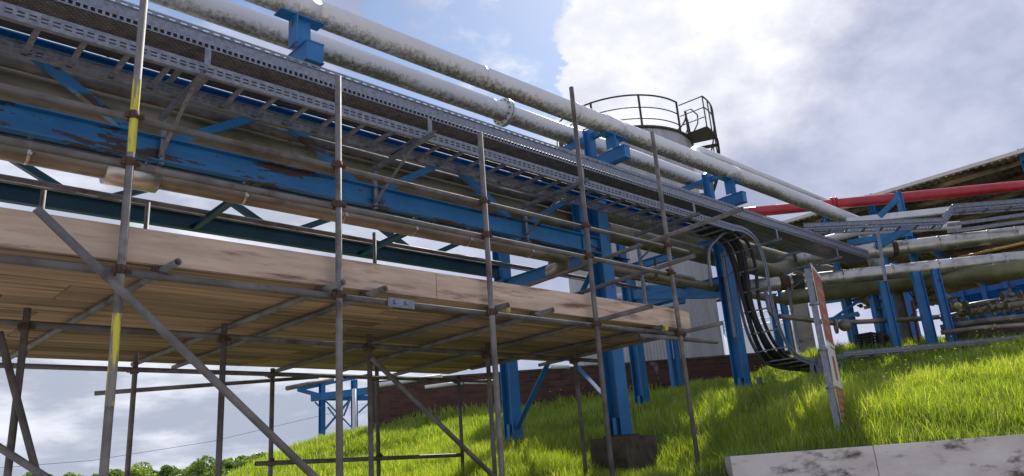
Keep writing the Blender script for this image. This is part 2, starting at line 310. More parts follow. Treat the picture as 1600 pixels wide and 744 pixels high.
for t in (.3, 1.5, 3, 4.5, 7):
    p = W0+WD*t+WN*.4; CT.append((p.x, p.y, 1.50+.02*t))
CT.append((W0.x+.1, W0.y+.5, 1.45))
Sg = atw(1312, 682, 7.8); CT.append((Sg.x, Sg.y, Sg.z))
CA = np.array(CT); A = CA[:, :2]
def kern(d): return np.sqrt(d*d+.36)
Kd = kern(np.linalg.norm(A[:, None]-A[None], axis=2)); n_ = len(A)
KM = np.zeros((n_+1, n_+1)); KM[:n_, :n_] = Kd-np.eye(n_)*.05; KM[n_, :n_] = 1; KM[:n_, n_] = 1
wts = np.linalg.solve(KM, np.append(CA[:, 2], 0))
def hgt(X, Y):
    X = np.atleast_1d(np.asarray(X, float)); Y = np.atleast_1d(np.asarray(Y, float)); sh = X.shape; X = X.ravel(); Y = Y.ravel(); out = np.empty(len(X))
    for i in range(0, len(X), 20000):
        d = np.sqrt((X[i:i+20000, None]-A[None, :, 0])**2+(Y[i:i+20000, None]-A[None, :, 1])**2); out[i:i+20000] = kern(d)@wts[:-1]+wts[-1]
    R = np.hypot(X-8, Y-6); f = np.clip((90-R)/50, 0, 1); f = f*f*(3-2*f); out = out*f
    out = np.clip(out, 0, 3.9)
    s = (X-W0.x)*WN.x+(Y-W0.y)*WN.y; t = (X-W0.x)*WD.x+(Y-W0.y)*WD.y
    k1 = np.clip(1+s/1.9, 0, 1); k1 = k1*k1*(3-2*k1)
    k = np.where(t > -.10, np.where(s > .13, 1., 0.), k1)
    reg = (X > W0.x-3)
    out = np.where(reg, out*k, out)
    return out.reshape(sh)
def h1(x, y): return float(hgt([x], [y])[0])
loc = np.concatenate([np.arange(-6, 4, .2), np.arange(4, 12, .08), np.arange(12, 30.01, .2)]); geo = [30*1.18**k for k in range(1, 25)]
gx = np.array([-g for g in geo[::-1]]+[-20, -12]+list(loc)+geo); loc2 = np.concatenate([np.arange(-6, 0, .1), np.arange(0, 6, .08), np.arange(6, 30.01, .2)]); gy = np.array([-g for g in geo[::-1]]+[-20, -12]+list(loc2)+geo)
GX, GY = np.meshgrid(gx, gy); GZ = hgt(GX, GY); GZ = GZ+np.where((GZ > .3), .015*np.sin(GX*7.3+GY*3)*np.cos(GY*5.1-GX*2), 0)
nx = len(gx); ny_ = len(gy); V = np.stack([GX.ravel(), GY.ravel(), GZ.ravel()], 1)
me = bpy.data.meshes.new('ground'); idx = np.arange(nx*ny_).reshape(ny_, nx)
F = np.stack([idx[:-1, :-1], idx[:-1, 1:], idx[1:, 1:], idx[1:, :-1]], -1).reshape(-1, 4)
me.from_pydata(V.tolist(), [], F.tolist()); me.polygons.foreach_set('use_smooth', [True]*len(F))
gm_ = mat('ground_soil_and_yard', (.045, .06, .018), (.08, .10, .03), 3, .95, 0, .6, c3=(.10, .085, .05), s3=1.4, t3=(.55, .7), dist=.03)
nt = gm_.node_tree; L = nt.links; b = nt.nodes['Principled BSDF']; src = b.inputs['Base Color'].links[0].from_socket
g_ = nt.nodes.new('ShaderNodeNewGeometry'); sp = nt.nodes.new('ShaderNodeSeparateXYZ'); L.new(g_.outputs['Position'], sp.inputs[0])
mr = nt.nodes.new('ShaderNodeMapRange'); L.new(sp.outputs[2], mr.inputs[0]); mr.inputs[1].default_value = .12; mr.inputs[2].default_value = .35
sx = nt.nodes.new('ShaderNodeMath'); sx.operation = 'LENGTH' if False else 'MULTIPLY'; L.new(sp.outputs[0], sx.inputs[0]); sx.inputs[1].default_value = 0
yard = nt.nodes.new('ShaderNodeTexNoise'); yard.inputs['Scale'].default_value = 4; yard.inputs['Detail'].default_value = 8; yc = nt.nodes.new('ShaderNodeValToRGB'); L.new(yard.outputs[0], yc.inputs[0]); yc.color_ramp.elements[0].color = (.38, .36, .33, 1); yc.color_ramp.elements[1].color = (.52, .50, .46, 1)
mx = nt.nodes.new('ShaderNodeMix'); mx.data_type = 'RGBA'; L.new(mr.outputs[0], mx.inputs['Factor']); L.new(yc.outputs[0], mx.inputs['A']); L.new(src, mx.inputs['B']); L.new(mx.outputs['Result'], b.inputs['Base Color'])
me.materials.append(gm_); go = bpy.data.objects.new('ground', me); COL.objects.link(go); go['kind'] = 'structure'

# ------------------------------------------------------------------ grass (uncountable): one mesh of blades
def make_blades(name, label, n, region, hmin, hmax, wid, seedv, mask=None, tint0=0.0):
    rg = np.random.default_rng(seedv); P = region(rg, n)
    Z = hgt(P[:, 0], P[:, 1]); ok = Z > .35
    s = (P[:, 0]-W0.x)*WN.x+(P[:, 1]-W0.y)*WN.y; t = (P[:, 0]-W0.x)*WD.x+(P[:, 1]-W0.y)*WD.y
    ok &= ~((t > -.03) & (s < .25))
    for (cx, cy, q) in ((8.1, 6.57, .38), (8.1, 8.66, .36)): ok &= ~((abs(P[:, 0]-cx) < q) & (abs(P[:, 1]-cy) < q))
    P = P[ok]; Z = Z[ok]; n = len(P)
    cl = np.sin(P[:, 0]*2.1+1.3*np.sin(P[:, 1]*1.7))*np.cos(P[:, 1]*2.6+P[:, 0]*.8)+.6*np.sin(P[:, 0]*6.3-P[:, 1]*4.4)*np.sin(P[:, 1]*7.1+2)
    hh = (hmin+(hmax-hmin)*rg.random(n)**1.6)*(1+.32*cl)
    az = rg.random(n)*2*np.pi; lean = .12+.5*rg.random(n)**1.5; w = wid*(.6+.8*rg.random(n))
    dist = np.hypot(P[:, 0], P[:, 1]); w = w*np.clip(dist/9, .8, 2.0)
    lx, ly = np.cos(az)*lean*hh, np.sin(az)*lean*hh; fa = rg.random(n)*2*np.pi; wx, wy = np.cos(fa)*w/2, np.sin(fa)*w/2
    X, Y = P[:, 0], P[:, 1]; Z0 = Z-.02
    vs = np.empty((n, 5, 3))
    vs[:, 0] = np.stack([X-wx, Y-wy, Z0], 1); vs[:, 1] = np.stack([X+wx, Y+wy, Z0], 1)
    vs[:, 2] = np.stack([X+lx*.35+wx*.8, Y+ly*.35+wy*.8, Z0+hh*.58], 1); vs[:, 3] = np.stack([X+lx*.35-wx*.8, Y+ly*.35-wy*.8, Z0+hh*.58], 1)
    vs[:, 4] = np.stack([X+lx, Y+ly, Z0+hh*(1-.25*lean)], 1)
    me = bpy.data.meshes.new(name); me.vertices.add(n*5); me.vertices.foreach_set('co', vs.ravel())
    base = (np.arange(n)*5)[:, None]; q = base+np.array([[0, 1, 2, 3]]); tr = base+np.array([[3, 2, 4]])
    loops = np.concatenate([q, tr], 1).ravel(); me.loops.add(len(loops)); me.loops.foreach_set('vertex_index', loops)
    me.polygons.add(n*2); st = (np.arange(n)*7)[:, None]+np.array([[0, 4]]); me.polygons.foreach_set('loop_start', st.ravel()); me.polygons.foreach_set('loop_total', np.tile([4, 3], n))
    me.update(calc_edges=True); at = me.attributes.new('tint', 'FLOAT', 'POINT')
    tn = np.clip(.38+.16*cl+.22*rg.standard_normal(n)+tint0, 0, 1); tn += .22*np.sin(P[:, 0]*.9+P[:, 1]*1.3)*np.sin(P[:, 1]*.7-1); tn = np.clip(tn, 0, .9); tn[rg.random(n) > .92] = 1.0
    at.data.foreach_set('value', np.repeat(tn, 5)); me.materials.append(M['grass'])
    o = bpy.data.objects.new(name, me); COL.objects.link(o); tag(o, label, 'grass', kind='stuff'); return o
def region_main(rg, n):
    # wedge seen from the yard: uniform in azimuth, weighted toward the nearer slope
    az = rad(14)+rg.random(n)*rad(70); R = 5.4+12.6*rg.random(n)**1.15
    return np.stack([np.sin(az)*R, np.cos(az)*R], 1)
make_blades('grass', 'long green grass covering the bank under the pipe bridge', 600000, region_main, .05, .22, .0062, 3)
def region_right(rg, n):
    az = rad(58)+rg.random(n)*rad(28); R = 6.6+5.5*rg.random(n)
    return np.stack([np.sin(az)*R, np.cos(az)*R], 1)
make_blades('tall_grass', 'taller seeding grass on the bank above the concrete wall', 38000, region_right, .10, .30, .0065, 5)
make_blades('broad_leaf_weeds', 'broad leaved weeds scattered low among the grass', 9000, region_main, .05, .15, .022, 8, tint0=-.22)
def region_far(rg, n):
    t = rg.random(n); return np.stack([9.3+6.6*t+rg.normal(0, .12, n), 14.3-6.2*t+rg.normal(0, .12, n)], 1)
make_blades('wall_foot_grass', 'rank grass and weeds along the foot of the brick wall', 4500, region_far, .10, .34, .011, 9)
fl = MB(); rgf = random.Random(4)
for k in range(70):
    if k < 45: x, y = None, None; p = atw(rgf.uniform(1330, 1600), rgf.uniform(520, 640), rgf.uniform(8.5, 12.3))
    else: t = rgf.random(); p = Vector((9.3+6.6*t+rgf.gauss(0, .3), 14.0-6.2*t, 0))
    z = h1(p.x, p.y)+rgf.uniform(.2, .42); fl.ball((p.x, p.y, z), (.016, .016, .008), 4)
tag(fl.build('buttercups', 'flower'), 'yellow buttercups scattered through the long grass', 'flowers', kind='stuff')

# ------------------------------------------------------------------ retaining wall
rw = empty('retaining_wall', 'pale board marked concrete retaining wall with dark stains below the grass bank', 'wall')
w = MB(); e = W0+WD*9
def wallpt(t, s, z): p = W0+WD*t+WN*s; return (p.x, p.y, z)
def panel(t0, t1, zt):
    m = MB(); i = 0; m.v = [wallpt(t, s, z) for z in (-.3, zt-.008, zt) for t in (t0, t1) for s in (0, .24)]
    # bevelled front arris
    m.v[8] = wallpt(t0, .008, zt); m.v[10] = wallpt(t1, .008, zt)
    m.f = [[0, 2, 6, 4], [4, 6, 10, 8], [8, 10, 11, 9], [1, 9, 11, 3], [0, 4, 8, 9, 1], [2, 3, 11, 10, 6], [0, 1, 3, 2]]; m.sm = [0]*7; return m
m = MB(); P = [(0, 0), (0, -2.2)]
m.v = [wallpt(t, s_, z) for (s_, zt) in ((-.003, 1.36), (-.9, .8), (-2.2, .12)) for t in (-.2, 0.0) for z in (-.3, zt)]
for k in range(2):
    q = 4*k; m.f += [[q, q+4, q+5, q+1], [q+2, q+3, q+7, q+6], [q+1, q+5, q+7, q+3]]; m.sm += [0]*3
m.f += [[0, 1, 3, 2], [8, 10, 11, 9]]; m.sm += [0, 0]; m.build('return_wall', 'darkconc', rw)
for (a, b2) in ((0, 1.32), (1.328, 4.6), (4.608, 9)): panel(a, b2, W0.z+.0).build('wall_panel', 'concrete', rw)

# ------------------------------------------------------------------ brick wall
BA, BB = Vector((9.42, 14.70, 0)), Vector((16.3, 8.12, 0)); bl = (BB-BA).length; bd = (BB-BA).normalized()
m = MB(); m.box((0, -.11, 1.2), (bl, .11, 3.70))
bw = m.build('brick_wall', 'brick'); bw.matrix_world = Matrix.Translation(BA) @ Matrix.Rotation(math.atan2(bd.y, bd.x), 4, 'Z'); tag(bw, 'low dark red brick bund wall at the top of the grass', 'wall')
m = MB(); m.box((-.02, -.13, 3.70), (bl+.02, .13, 3.745)); cp = m.build('coping', 'darkconc', bw)
m = MB(); q = BA-bd*.35; m.tube([(q.x, q.y, 1.4), (q.x, q.y, 3.62)], .045); tag(m.build('marker_post', 'white'), 'pale post standing at the left end of the brick wall', 'post')

# ------------------------------------------------------------------ tank with corrugated cladding
TC = Vector((18.9, 13.9, 0)); TR = 2.2; ZT = 11.3
tk = empty('storage_tank', 'tall round tank in grey ribbed cladding with a railed roof', 'tank')
m = MB(); n = 150*4; ring = []
for k in range(n):
    a = 2*math.pi*k/n; r = TR+(.0, .022, .022, .0)[k % 4]; ring.append((TC.x+r*math.cos(a), TC.y+r*math.sin(a)))
for z in (2.8, ZT): m.v += [(x, y, z) for x, y in ring]
for k in range(n): m.f.append([k, (k+1) % n, n+(k+1) % n, n+k]); m.sm.append(0)
m.f.append([n+k for k in range(n)]); m.sm.append(0)
M['ribbed'] = mat('ribbed_cladding', (.36, .36, .37), (.48, .48, .5), 1.2, .5, .3, .05, c3=(.25, .23, .2), s3=1.5, t3=(.55, .75), stretch=(2, 2, .25)); m.build('cladding', 'ribbed', tk)
def arc(a0, a1, r, z, n=30, z1=None): return [(TC.x+r*math.cos(rad(a0+(a1-a0)*k/n)), TC.y+r*math.sin(rad(a0+(a1-a0)*k/n)), z+((z1 if z1 is not None else z)-z)*k/n) for k in range(n+1)]
MB().tube(arc(0, 354, TR+.03, ZT, 70), .05, 8, close=True).build('rim', 'dark', tk)
rl = MB()
hr = MB().tube(arc(-86, -360-62, TR-.03, ZT+1.1, 80), .028, 8)
hr = hr.build('guard_rail', 'dark', tk)
MB().tube(arc(-86, -360-62, TR-.03, ZT+.68, 80), .02, 6).build('mid_rail', 'dark', tk)
MB().tube(arc(-86, -360-62, TR-.03, ZT+.30, 80), .02, 6).build('lower_rail', 'dark', tk)
for a in (-86, -126, -166, -206, -246, -286, -326, -360-24, -360-62):
    p = arc(a, a, TR-.03, ZT)[0]; MB().bar(p, (p[0], p[1], ZT+1.12), .05, .05).build('rail_post', 'dark', tk)
# spiral stair
st = tk
A0 = -84
pl = MB()
for a0, a1 in ((A0, A0+20),):
    P = [arc(a0+(a1-a0)*k/4, 0, TR+.02, ZT-.02)[0] for k in range(5)]+[arc(a0+(a1-a0)*k/4, 0, TR+.82, ZT-.02)[0] for k in range(4, -1, -1)]
    i = 0; pl.v = [(x, y, z-.05) for x, y, z in P]+P; nn = len(P); pl.f = [list(range(nn))[::-1], [nn+k for k in range(nn)]]+[[k, (k+1) % nn, nn+(k+1) % nn, nn+k] for k in range(nn)]; pl.sm = [0]*len(pl.f)
pl.build('stair_platform', 'dark', st)
for k in range(26):
    a = A0+20+k*6.4+2; z = ZT-.24-k*.22
    p, q = arc(a, a, TR+.08, z)[0], arc(a, a, TR+.8, z)[0]; MB().bar(p, q, .22, .035).build('tread', 'dark', st)
def helix(r, dz, a0, a1, step=3): 
    out = []; a = a0
    while a <= a1: out.append((TC.x+r*math.cos(rad(a)), TC.y+r*math.sin(rad(a)), ZT+dz-max(0, (a-A0-20))/6.4*.22)); a += step
    return out
aE = A0+20+26*6.4
MB().tube(helix(TR+.82, -.12, A0+18, aE), .045, 6).build('stringer', 'dark', st)
MB().tube(helix(TR+.82, 1.0, A0, aE), .025, 8).build('stair_rail', 'dark', st)
MB().tube(helix(TR+.82, .62, A0, A0+20), .018, 6).build('stair_mid_rail', 'dark', st)
MB().tube([arc(A0, 0, TR+.0, ZT+1.0)[0], arc(A0, 0, TR+.82, ZT+1.0)[0]], .022, 6).build('gate_rail', 'dark', st)
for z in (.62, .3): MB().tube([arc(A0, 0, TR+.0, ZT+z)[0], arc(A0, 0, TR+.82, ZT+z)[0]], .018, 6).build('gate_rail', 'dark', st)
for k, h in enumerate(helix(TR+.82, 1.0, A0, aE, 7)):
    if k < 16: MB().tube([h, (h[0], h[1], h[2]-1.12)], .02, 6).build('baluster', 'dark', st)
c = Vector(arc(A0+8, 0, TR+.1, ZT+.45)[0])
MB().tube([(c.x+.05, c.y, c.z-.4), (c.x, c.y, c.z+.1), (c.x-.04, c.y+.05, c.z+.42), (c.x+.12, c.y-.1, c.z+.5), (c.x+.3, c.y-.2, c.z+.3), (c.x+.25, c.y-.2, c.z), (c.x+.1, c.y-.1, c.z-.3)], .022, 6).build('ladder_hoop', 'dark', st)

# ------------------------------------------------------------------ pipe bridge (blue)
XA, XD, YF, YB = 8.1, 11.4, 6.57, 8.66
pb = empty('pipe_bridge', 'blue painted steel pipe bridge with lattice side girders and cantilever arms', 'pipe bridge', (XA, YF, 0))
def column(x, y, z0, z1, s=.203):
    c = MB().prof((x, y, z0), (x, y, z1), isec(s, s, .014, .012), up=(0, 1, 0)).build('column', 'blue', pb)
    MB().box((x-.17, y-.17, z0-.005), (x+.17, y+.17, z0+.022)).build('base_plate', 'dark', c)
    for k in (.0,): MB().box((x-s/2-.003, y-.03, z0+.02), (x+s/2+.003, y+.03, z0+.25)).build('stiffener', 'blue', c)
    return c
column(XA, YF, 1.93, 5.84, .22); column(XA, YB, 2.03, 5.2); column(XD, YF, 2.55, 5.84); column(XD, YB, 2.5, 5.2)
bot, top = (4.42, 4.655), (5.185, 5.27)
xs0 = -2.6
def chan(name, x0, x1, y, z0, z1, m, out):   # chord: web at inside, flanges towards -Y
    return MB().prof((x0, y, (z0+z1)/2), (x1, y, (z0+z1)/2), csec(.085, z1-z0, .011, out)).build(name, m, pb)
chan('bottom_chord', xs0, XA-.11, YF-.04, *bot, 'bluerust', 1)
# front web plate faces camera
MB().box((xs0, YF-.052, bot[0]+.001), (4.35, YF-.0405, bot[1]-.001)).build('web_plate', 'bluerust', pb)
MB().box((4.353, YF-.052, bot[0]+.001), (XA-.3, YF-.0405, bot[1]-.001)).build('web_plate', 'blue', pb)
chan('top_chord', xs0, XD, YF-.04, *top, 'blue', 1)
chan('bottom_chord', xs0, XA-.11, YB-.04, 4.56, 4.76, 'blueshade', 1); chan('top_chord', xs0, XD, YB-.04, 5.2, 5.34, 'blueshade', 1)
for i in range(-1, 4):
    xb, xt = 1.98+2.26*(i), .86+2.26*i
    for y, za, zb in ((YF, bot[1]-.02, top[0]+.02), (YB, 4.75, 5.22)):
        if xb < XA-.3: MB().bar((xb-.1, y, za), (xt+.1, y, zb), .07, .075).build('diagonal', 'blueshade' if y == YB else ('bluerust' if i < 2 else 'blue'), pb)
        if xt+2.26 < XA and xb < XA-.3: MB().bar((xb+.1, y, za), (xt+2.26-.1, y, zb), .07, .075).build('diagonal', 'blueshade' if y == YB else 'blue', pb)
MB().prof((7.72, YF, 4.42), (7.72, YF, 5.27), isec(.15, .15, .01, .01), up=(0, 1, 0)).build('end_post', 'blue', pb)
for x in (XA, XD):
    MB().prof((x, YF-.1, 4.45), (x, YB+.1, 4.45), isec(.12, .2, .012, .01)).build('cross_beam', 'blue', pb)
    MB().prof((x, YF+.08, 5.17), (x, YB+.1, 5.17), isec(.1, .14, .01, .01)).build('cross_beam', 'blue', pb)
for x in (.86, 3.12, 5.38, -1.4): MB().prof((x, YF+.01, 4.60), (x, YB-.05, 4.60), isec(.06, .07, .008, .008)).build('cross_beam', 'blueshade', pb)
# X bracing of first bent, plane X = XA
MB().bar((XA-.02, YB-.1, 2.2), (XA-.02, YF+.1, 4.35), .012, .10, up=(1, 0, 0)).build('bracing', 'blue', pb)
MB().bar((XA+.02, YF+.1, 2.35), (XA+.02, YB-.1, 4.35), .012, .10, up=(1, 0, 0)).build('bracing', 'blue', pb)
MB().bar((XD, YF+.1, 4.3), (XD, YB-.1, 4.68), .1, .26).build('portal_beam', 'blue', pb)
# cantilever arms with stub and shoe
YE = 5.95
for x, post in ((3.15, 0), (XA+.02, 1), (11.3, 1)):
    zb = 5.595 if x < 5 else 5.76; aw = .185 if x < 5 else .125
    if x > 11: zb = 5.70
    zc = zb+(.215 if x < 5 else .185)
    a = MB(); a.box((x, YE, zb), (x+aw, YB if post else YF+.1, zc)); a.box((x-.006, YE-.006, zc-.012), (x+aw+.006, YE+.4, zc+.004)).box((x-.006, YE-.006, zb-.004), (x+aw+.006, YF-.15, zb+.008))
    arm = a.build('cantilever_arm', 'blue', pb)
    zs = 6.135
    MB().bar((x+.05, 6.13, zc), (x+.05, 6.13, zs), .012, .17, up=(1, 0, 0)).box((x-.06, 6.04, zc+.001), (x-.048, 6.22, zs)).build('stub', 'blue', arm)
    MB().box((x-.22, 6.06, zs), (x+.26, 6.22, zs+.012)).box((x+.0, 6.134, zs+.012), (x+.012, 6.146, 6.17)).build('pipe_shoe', 'blue', arm)
    if post:
        pz = MB().prof((x, YF, zc), (x, YF, 6.42), isec(.13, .13, .01, .008), up=(0, 1, 0)).build('upstand', 'blue', pb)
        MB().prof((x, YF-.24, 6.30), (x, YB+.1, 6.30), csec(.07, .09, .008, 1)).build('top_beam', 'blue', pb)
        MB().prof((x, YB, 5.2), (x, YB, 6.25), isec(.13, .13, .01, .008), up=(0, 1, 0)).build('upstand', 'blue', pb)
    else:
        MB().prof((x+.09, YF, top[1]), (x+.09, YF, zb), isec(.13, .13, .01, .008), up=(0, 1, 0)).build('upstand', 'blue', pb)
# concrete plinths
pl1 = MB(); pl1.box((XA-.3, YF-.3, .6), (XA+.34, YF+.3, 1.925)); o = pl1.build('concrete_plinth', 'darkconc'); tag(o, 'crumbling brown concrete block under the nearest blue column', 'plinth')
pl2 = MB(); pl2.box((XA-.34, YB-.3, 1.0), (XA+.34, YB+.3, 2.02)); o = pl2.build('concrete_plinth', 'darkconc'); tag(o, 'low concrete pad under the blue column seen below the deck', 'plinth')

# ------------------------------------------------------------------ pipes on the bridge
def flange(pts, r, m, parent, name='flange'):
    return MB().tube(pts, r, 20).build(name, m, parent)
def pipe_thing(name, pts, r, m, label, cat='pipe', bands=None, bm_='clad', n=24, group=None, smooth=True):
    body = MB().tube(pts, r, n).build(name, m); tag(body, label, cat, group)
    if bands:
        P = [Vector(p) for p in pts]; L_ = [0]
        for a, b3 in zip(P, P[1:]): L_.append(L_[-1]+(b3-a).length)
        for s in bands:
            for k in range(len(P)-1):
                if L_[k] <= s <= L_[k+1] and L_[k+1] > L_[k]:
                    d = (P[k+1]-P[k]).normalized(); c = P[k].lerp(P[k+1], (s-L_[k])/(L_[k+1]-L_[k]))
                    b4 = MB().tube([c-d*.012, c+d*.012], r+.004, n); u = d.cross(Vector((0, 0, 1))).normalized()
                    tilt = -1 if u.y > 0 else 1
                    for sgn in (.95, .35, -.45): 
                        v = (u*tilt*math.cos(sgn)+Vector((0, 0, 1))*math.sin(sgn)); cc = c+v*(r+.006); b4.box(tuple(cc-Vector((.018, .012, .012))), tuple(cc+Vector((.018, .012, .012))))
                    b4.build('band', bm_, body); break
    return body
YPA, ZPA, RPA = 6.15, 6.30, .138
pA = pipe_thing('white_pipe', smooth_path([(-3, YPA, ZPA), (16.8, YPA, ZPA), (17.2, YPA, 5.2)], .3), RPA, 'wpipe', 'upper dirty white pipe, nearest, resting on the blue cantilever arms', n=32)
for x in (3.15, 8.12, 11.3): MB().tube([(x-.16, YPA, ZPA), (x+.2, YPA, ZPA)], RPA+.006, 32).build('wear_pad', 'wpipe', pA)
YPB, ZPB = 6.98, 6.49
pB = pipe_thing('white_pipe', smooth_path([(-3, YPB, ZPB), (12.1, YPB, ZPB), (13.3, 8.0, 7.93), (24.5, 8.0, 7.93)], .5, 9), .14, 'wpipe', 'lower white pipe behind the first, with a bolted flange, mossy underneath', n=32)
for (o_, y_, z_, r_) in ((pA, YPA, ZPA, RPA), (pB, YPB, ZPB, .14)):
    for x in (-.4, 5.6, 7.3, 9.9, 13.2, 15.4):
        if o_ is pB: x += .9
        if o_ is pB and x > 12: continue
        MB().tube([(x, y_, z_), (x+.035, y_, z_)], r_+.0025, 32).build('weld_seam', 'wpipe', o_)
xf = aty(787, 172, YPB).x
for dx in (-.035, .012): MB().tube([(xf+dx, YPB, ZPB), (xf+dx+.024, YPB, ZPB)], .205, 28).build('flange', 'wpipe', pB)
fb = MB()
for k in range(12):
    a = 2*math.pi*k/12; fb.tube([(xf-.06, YPB+.175*math.cos(a), ZPB+.175*math.sin(a)), (xf+.06, YPB+.175*math.cos(a), ZPB+.175*math.sin(a))], .012, 6)
fb.build('flange_bolts', 'galv', pB)
def rng(a, b, s, j=.0): 
    out = []; x = a
    while x < b: out.append(x+random.uniform(-j, j)); x += s
    return out
EL = .45
R1e = atz(1640, 360, 5.3); R2e = atz(1660, 397, 4.65); R3e = 0
p2 = pipe_thing('insulated_pipe', smooth_path([(-3, 6.9, 4.99), (13.8, 6.9, 4.99), (14.55, 6.82, 5.22)], .3, 8), .15, 'cladold', 'brown metal clad insulated pipe inside the bridge just above its lower chord', bands=rng(1, 17, 1.35, .2), bm_='cladold')
p1 = pipe_thing('insulated_pipe', [(-3, 7.6, 5.68), (19, 7.6, 5.68)], .18, 'cladold', 'thick dull insulated pipe along the middle of the bridge under the trays', bands=rng(1, 20, 1.5, .2), bm_='cladold')
p0 = pipe_thing('insulated_pipe', [(-3, 7.2, 5.88), (17, 7.2, 5.88)], .15, 'cladold', 'dull insulated pipe highest inside the bridge, close under the white pipes', bands=rng(1.4, 18, 1.6, .2), bm_='cladold')
q1 = pipe_thing('insulated_pipe', smooth_path([(-3, 6.72, 4.37), (7.45, 6.72, 4.37), (7.62, 6.9, 4.30), (7.7, 7.2, 4.30)], .25), .105, 'cladbrown', 'slim aluminium clad pipe slung under the lower blue chord above the walkway', bands=rng(1.2, 10, .95, .15), bm_='shiny')
xs = aty(205, 265, 6.72).x
MB().tube([(xs-.22, 6.72, 4.345), (xs+.22, 6.72, 4.345)], .125, 24).build('bright_sleeve', 'shiny', q1)
tag(MB().tube([(7.9, 6.75, 4.36), (13.6, 6.75, 4.36)], .07, 16).tube([(9.5, 6.75, 4.36), (9.52, 6.75, 4.36)], .11, 16).build('insulated_pipe', 'cladold'), 'thin dull pipe carrying on between the two pairs of blue columns', 'pipe')
tag(MB().tube([(-3, 8.25, 4.69), (12.6, 8.25, 4.69)], .03, 10).tube([(-3, 8.18, 4.62), (11, 8.18, 4.62)], .012, 8).build('small_bore_pipe', 'galv'), 'thin grey small bore pipe along the back of the bridge above the walkway', 'pipe')
tag(MB().tube(smooth_path([(7.9, 7.4, 4.52), (12.3, 7.4, 4.52), (12.5, 6.9, 4.5)]), .035, 10).build('small_bore_pipe', 'cladold'), 'thin green stained pipe between the blue columns above the ribbed tank', 'pipe')
tag(MB().tube([(-3, 6.72, 5.13), (8.2, 6.72, 5.13)], .05, 12).build('conduit_pipe', 'galv'), 'slim grey pipe above the ladder tray beside the blue top chord', 'pipe')
tag(MB().tube([(-3, 6.3, 5.22), (11.6, 6.3, 5.22)], .022, 10).tube([(-3, 6.26, 5.2), (11.6, 6.26, 5.2)], .015, 10).tube([(-3, 6.2, 5.19), (11.6, 6.2, 5.19)], .012, 10).build('cable_bundle', 'black'), 'black cables running along the bridge behind the trays', 'cable')
# hangers for the bridge's pipes
hg = MB()
for x in (.6, 2.9, 5.2, 7.2, 9.6):
    hg.bar((x, 6.72, 4.48), (x, 6.72, 4.66), .01, .04)
hg.build('pipe_hanger', 'dark', pb)

# ------------------------------------------------------------------ cable trays
YN, YFar = 5.60, 6.11; ZL0 = 4.88
def slotted_rail(x0, x1, y, z0, z1, flange_dir, name, parent, m='galvnew', pitch=.075, p_from=None):
    mb = MB(); t = .0025; hh = z1-z0; rows = [(z0, z0+.30*hh), (z0+.43*hh, z0+.57*hh), (z0+.70*hh, z1)]
    for a, b4 in rows: mb.box((x0, y-t/2, a), (x1, y+t/2, b4))
    x = x0
    while x < x1:
        for a, b4 in ((rows[0][1], rows[1][0]), (rows[1][1], rows[2][0])): mb.box((x, y-t/2, a), (min(x+pitch*.36, x1), y+t/2, b4))
        x += pitch
    mb.box((x0, y, z0-t), (x1, y+flange_dir*.028, z0)); mb.box((x0, y, z1), (x1, y+flange_dir*.028, z1+t))
    return mb.build(name, m, parent)
lt = empty('ladder_tray', 'long galvanised ladder tray with slotted side rails under the perforated tray', 'cable tray', (0, YN, ZL0))
XL1 = 10.2
slotted_rail(-2, XL1, YN, ZL0, ZL0+.11, 1, 'side_rail', lt); slotted_rail(-2, XL1, YFar, ZL0, ZL0+.11, -1, 'side_rail', lt)
rung = None; x = -1.87
while x < XL1-.1:
    if rung is None:
        rung = MB().box((-.02, YN+.002, ZL0+.012), (.02, YFar-.002, ZL0+.014)).box((-.02, YN+.002, ZL0+.0135), (-.0175, YFar-.002, ZL0+.034)).box((.0175, YN+.002, ZL0+.0135), (.02, YFar-.002, ZL0+.034)).build('rung', 'galvnew', lt); rung.location.x = x
    else:
        c = rung.copy(); COL.objects.link(c); c.parent = lt; c.location.x = x
    x += .305
tr = empty('perforated_tray', 'wide perforated galvanised cable tray with deep sides above the ladder tray', 'cable tray', (0, 5.55, 5.1))
XT1 = 15.2
for nm, y, z0, z1, fd in (('side_panel', 5.55, 5.10, 5.285, 1),):
    mb = MB(); t = .0025; x = -2
    mb.box((-2, y-t/2, z0), (XT1, y+t/2, z0+.012)); mb.box((-2, y-t/2, z0+.05), (XT1, y+t/2, z1-.03)); mb.box((-2, y-t/2, z1-.018), (XT1, y+t/2, z1))
    while x < XT1:
        mb.box((x, y-t/2, z0+.012), (x+.02, y+t/2, z0+.05)); x += .05
    x = -2
    while x < XT1:
        mb.box((x, y-t/2, z1-.03), (x+.04, y+t/2, z1-.018)); x += .09
    mb.box((-2, y-.001, z1), (XT1, y+.03, z1+t)); mb.box((-2, y-.012, z1-.045), (XT1, y-t/2, z1-.042))
    mb.build(nm, 'galvnew', tr)
MB().box((-2, 5.552, 5.0975), (XT1, 6.0, 5.0995)).build('tray_bed', 'perf', tr)
MB().box((-2, 6.0, 5.0975), (XT1, 6.0025, 5.28)).build('side_panel', 'galvnew', tr)
tag(MB().tube([(-2, 5.60, 5.137), (XT1-.1, 5.60, 5.137)], .036, 10).tube([(-2, 5.68, 5.13), (XT1-.1, 5.68, 5.13)], .022, 10).tube([(-2, 5.74, 5.125), (XT1-.1, 5.74, 5.125)], .018, 10).tube([(-2, 5.8, 5.125), (XT1-.1, 5.8, 5.125)], .02, 10).tube([(-2, 5.9, 5.12), (XT1-.1, 5.9, 5.12)], .014, 10).build('cable_bundle', 'black'), 'black cables lying in the perforated tray', 'cable')
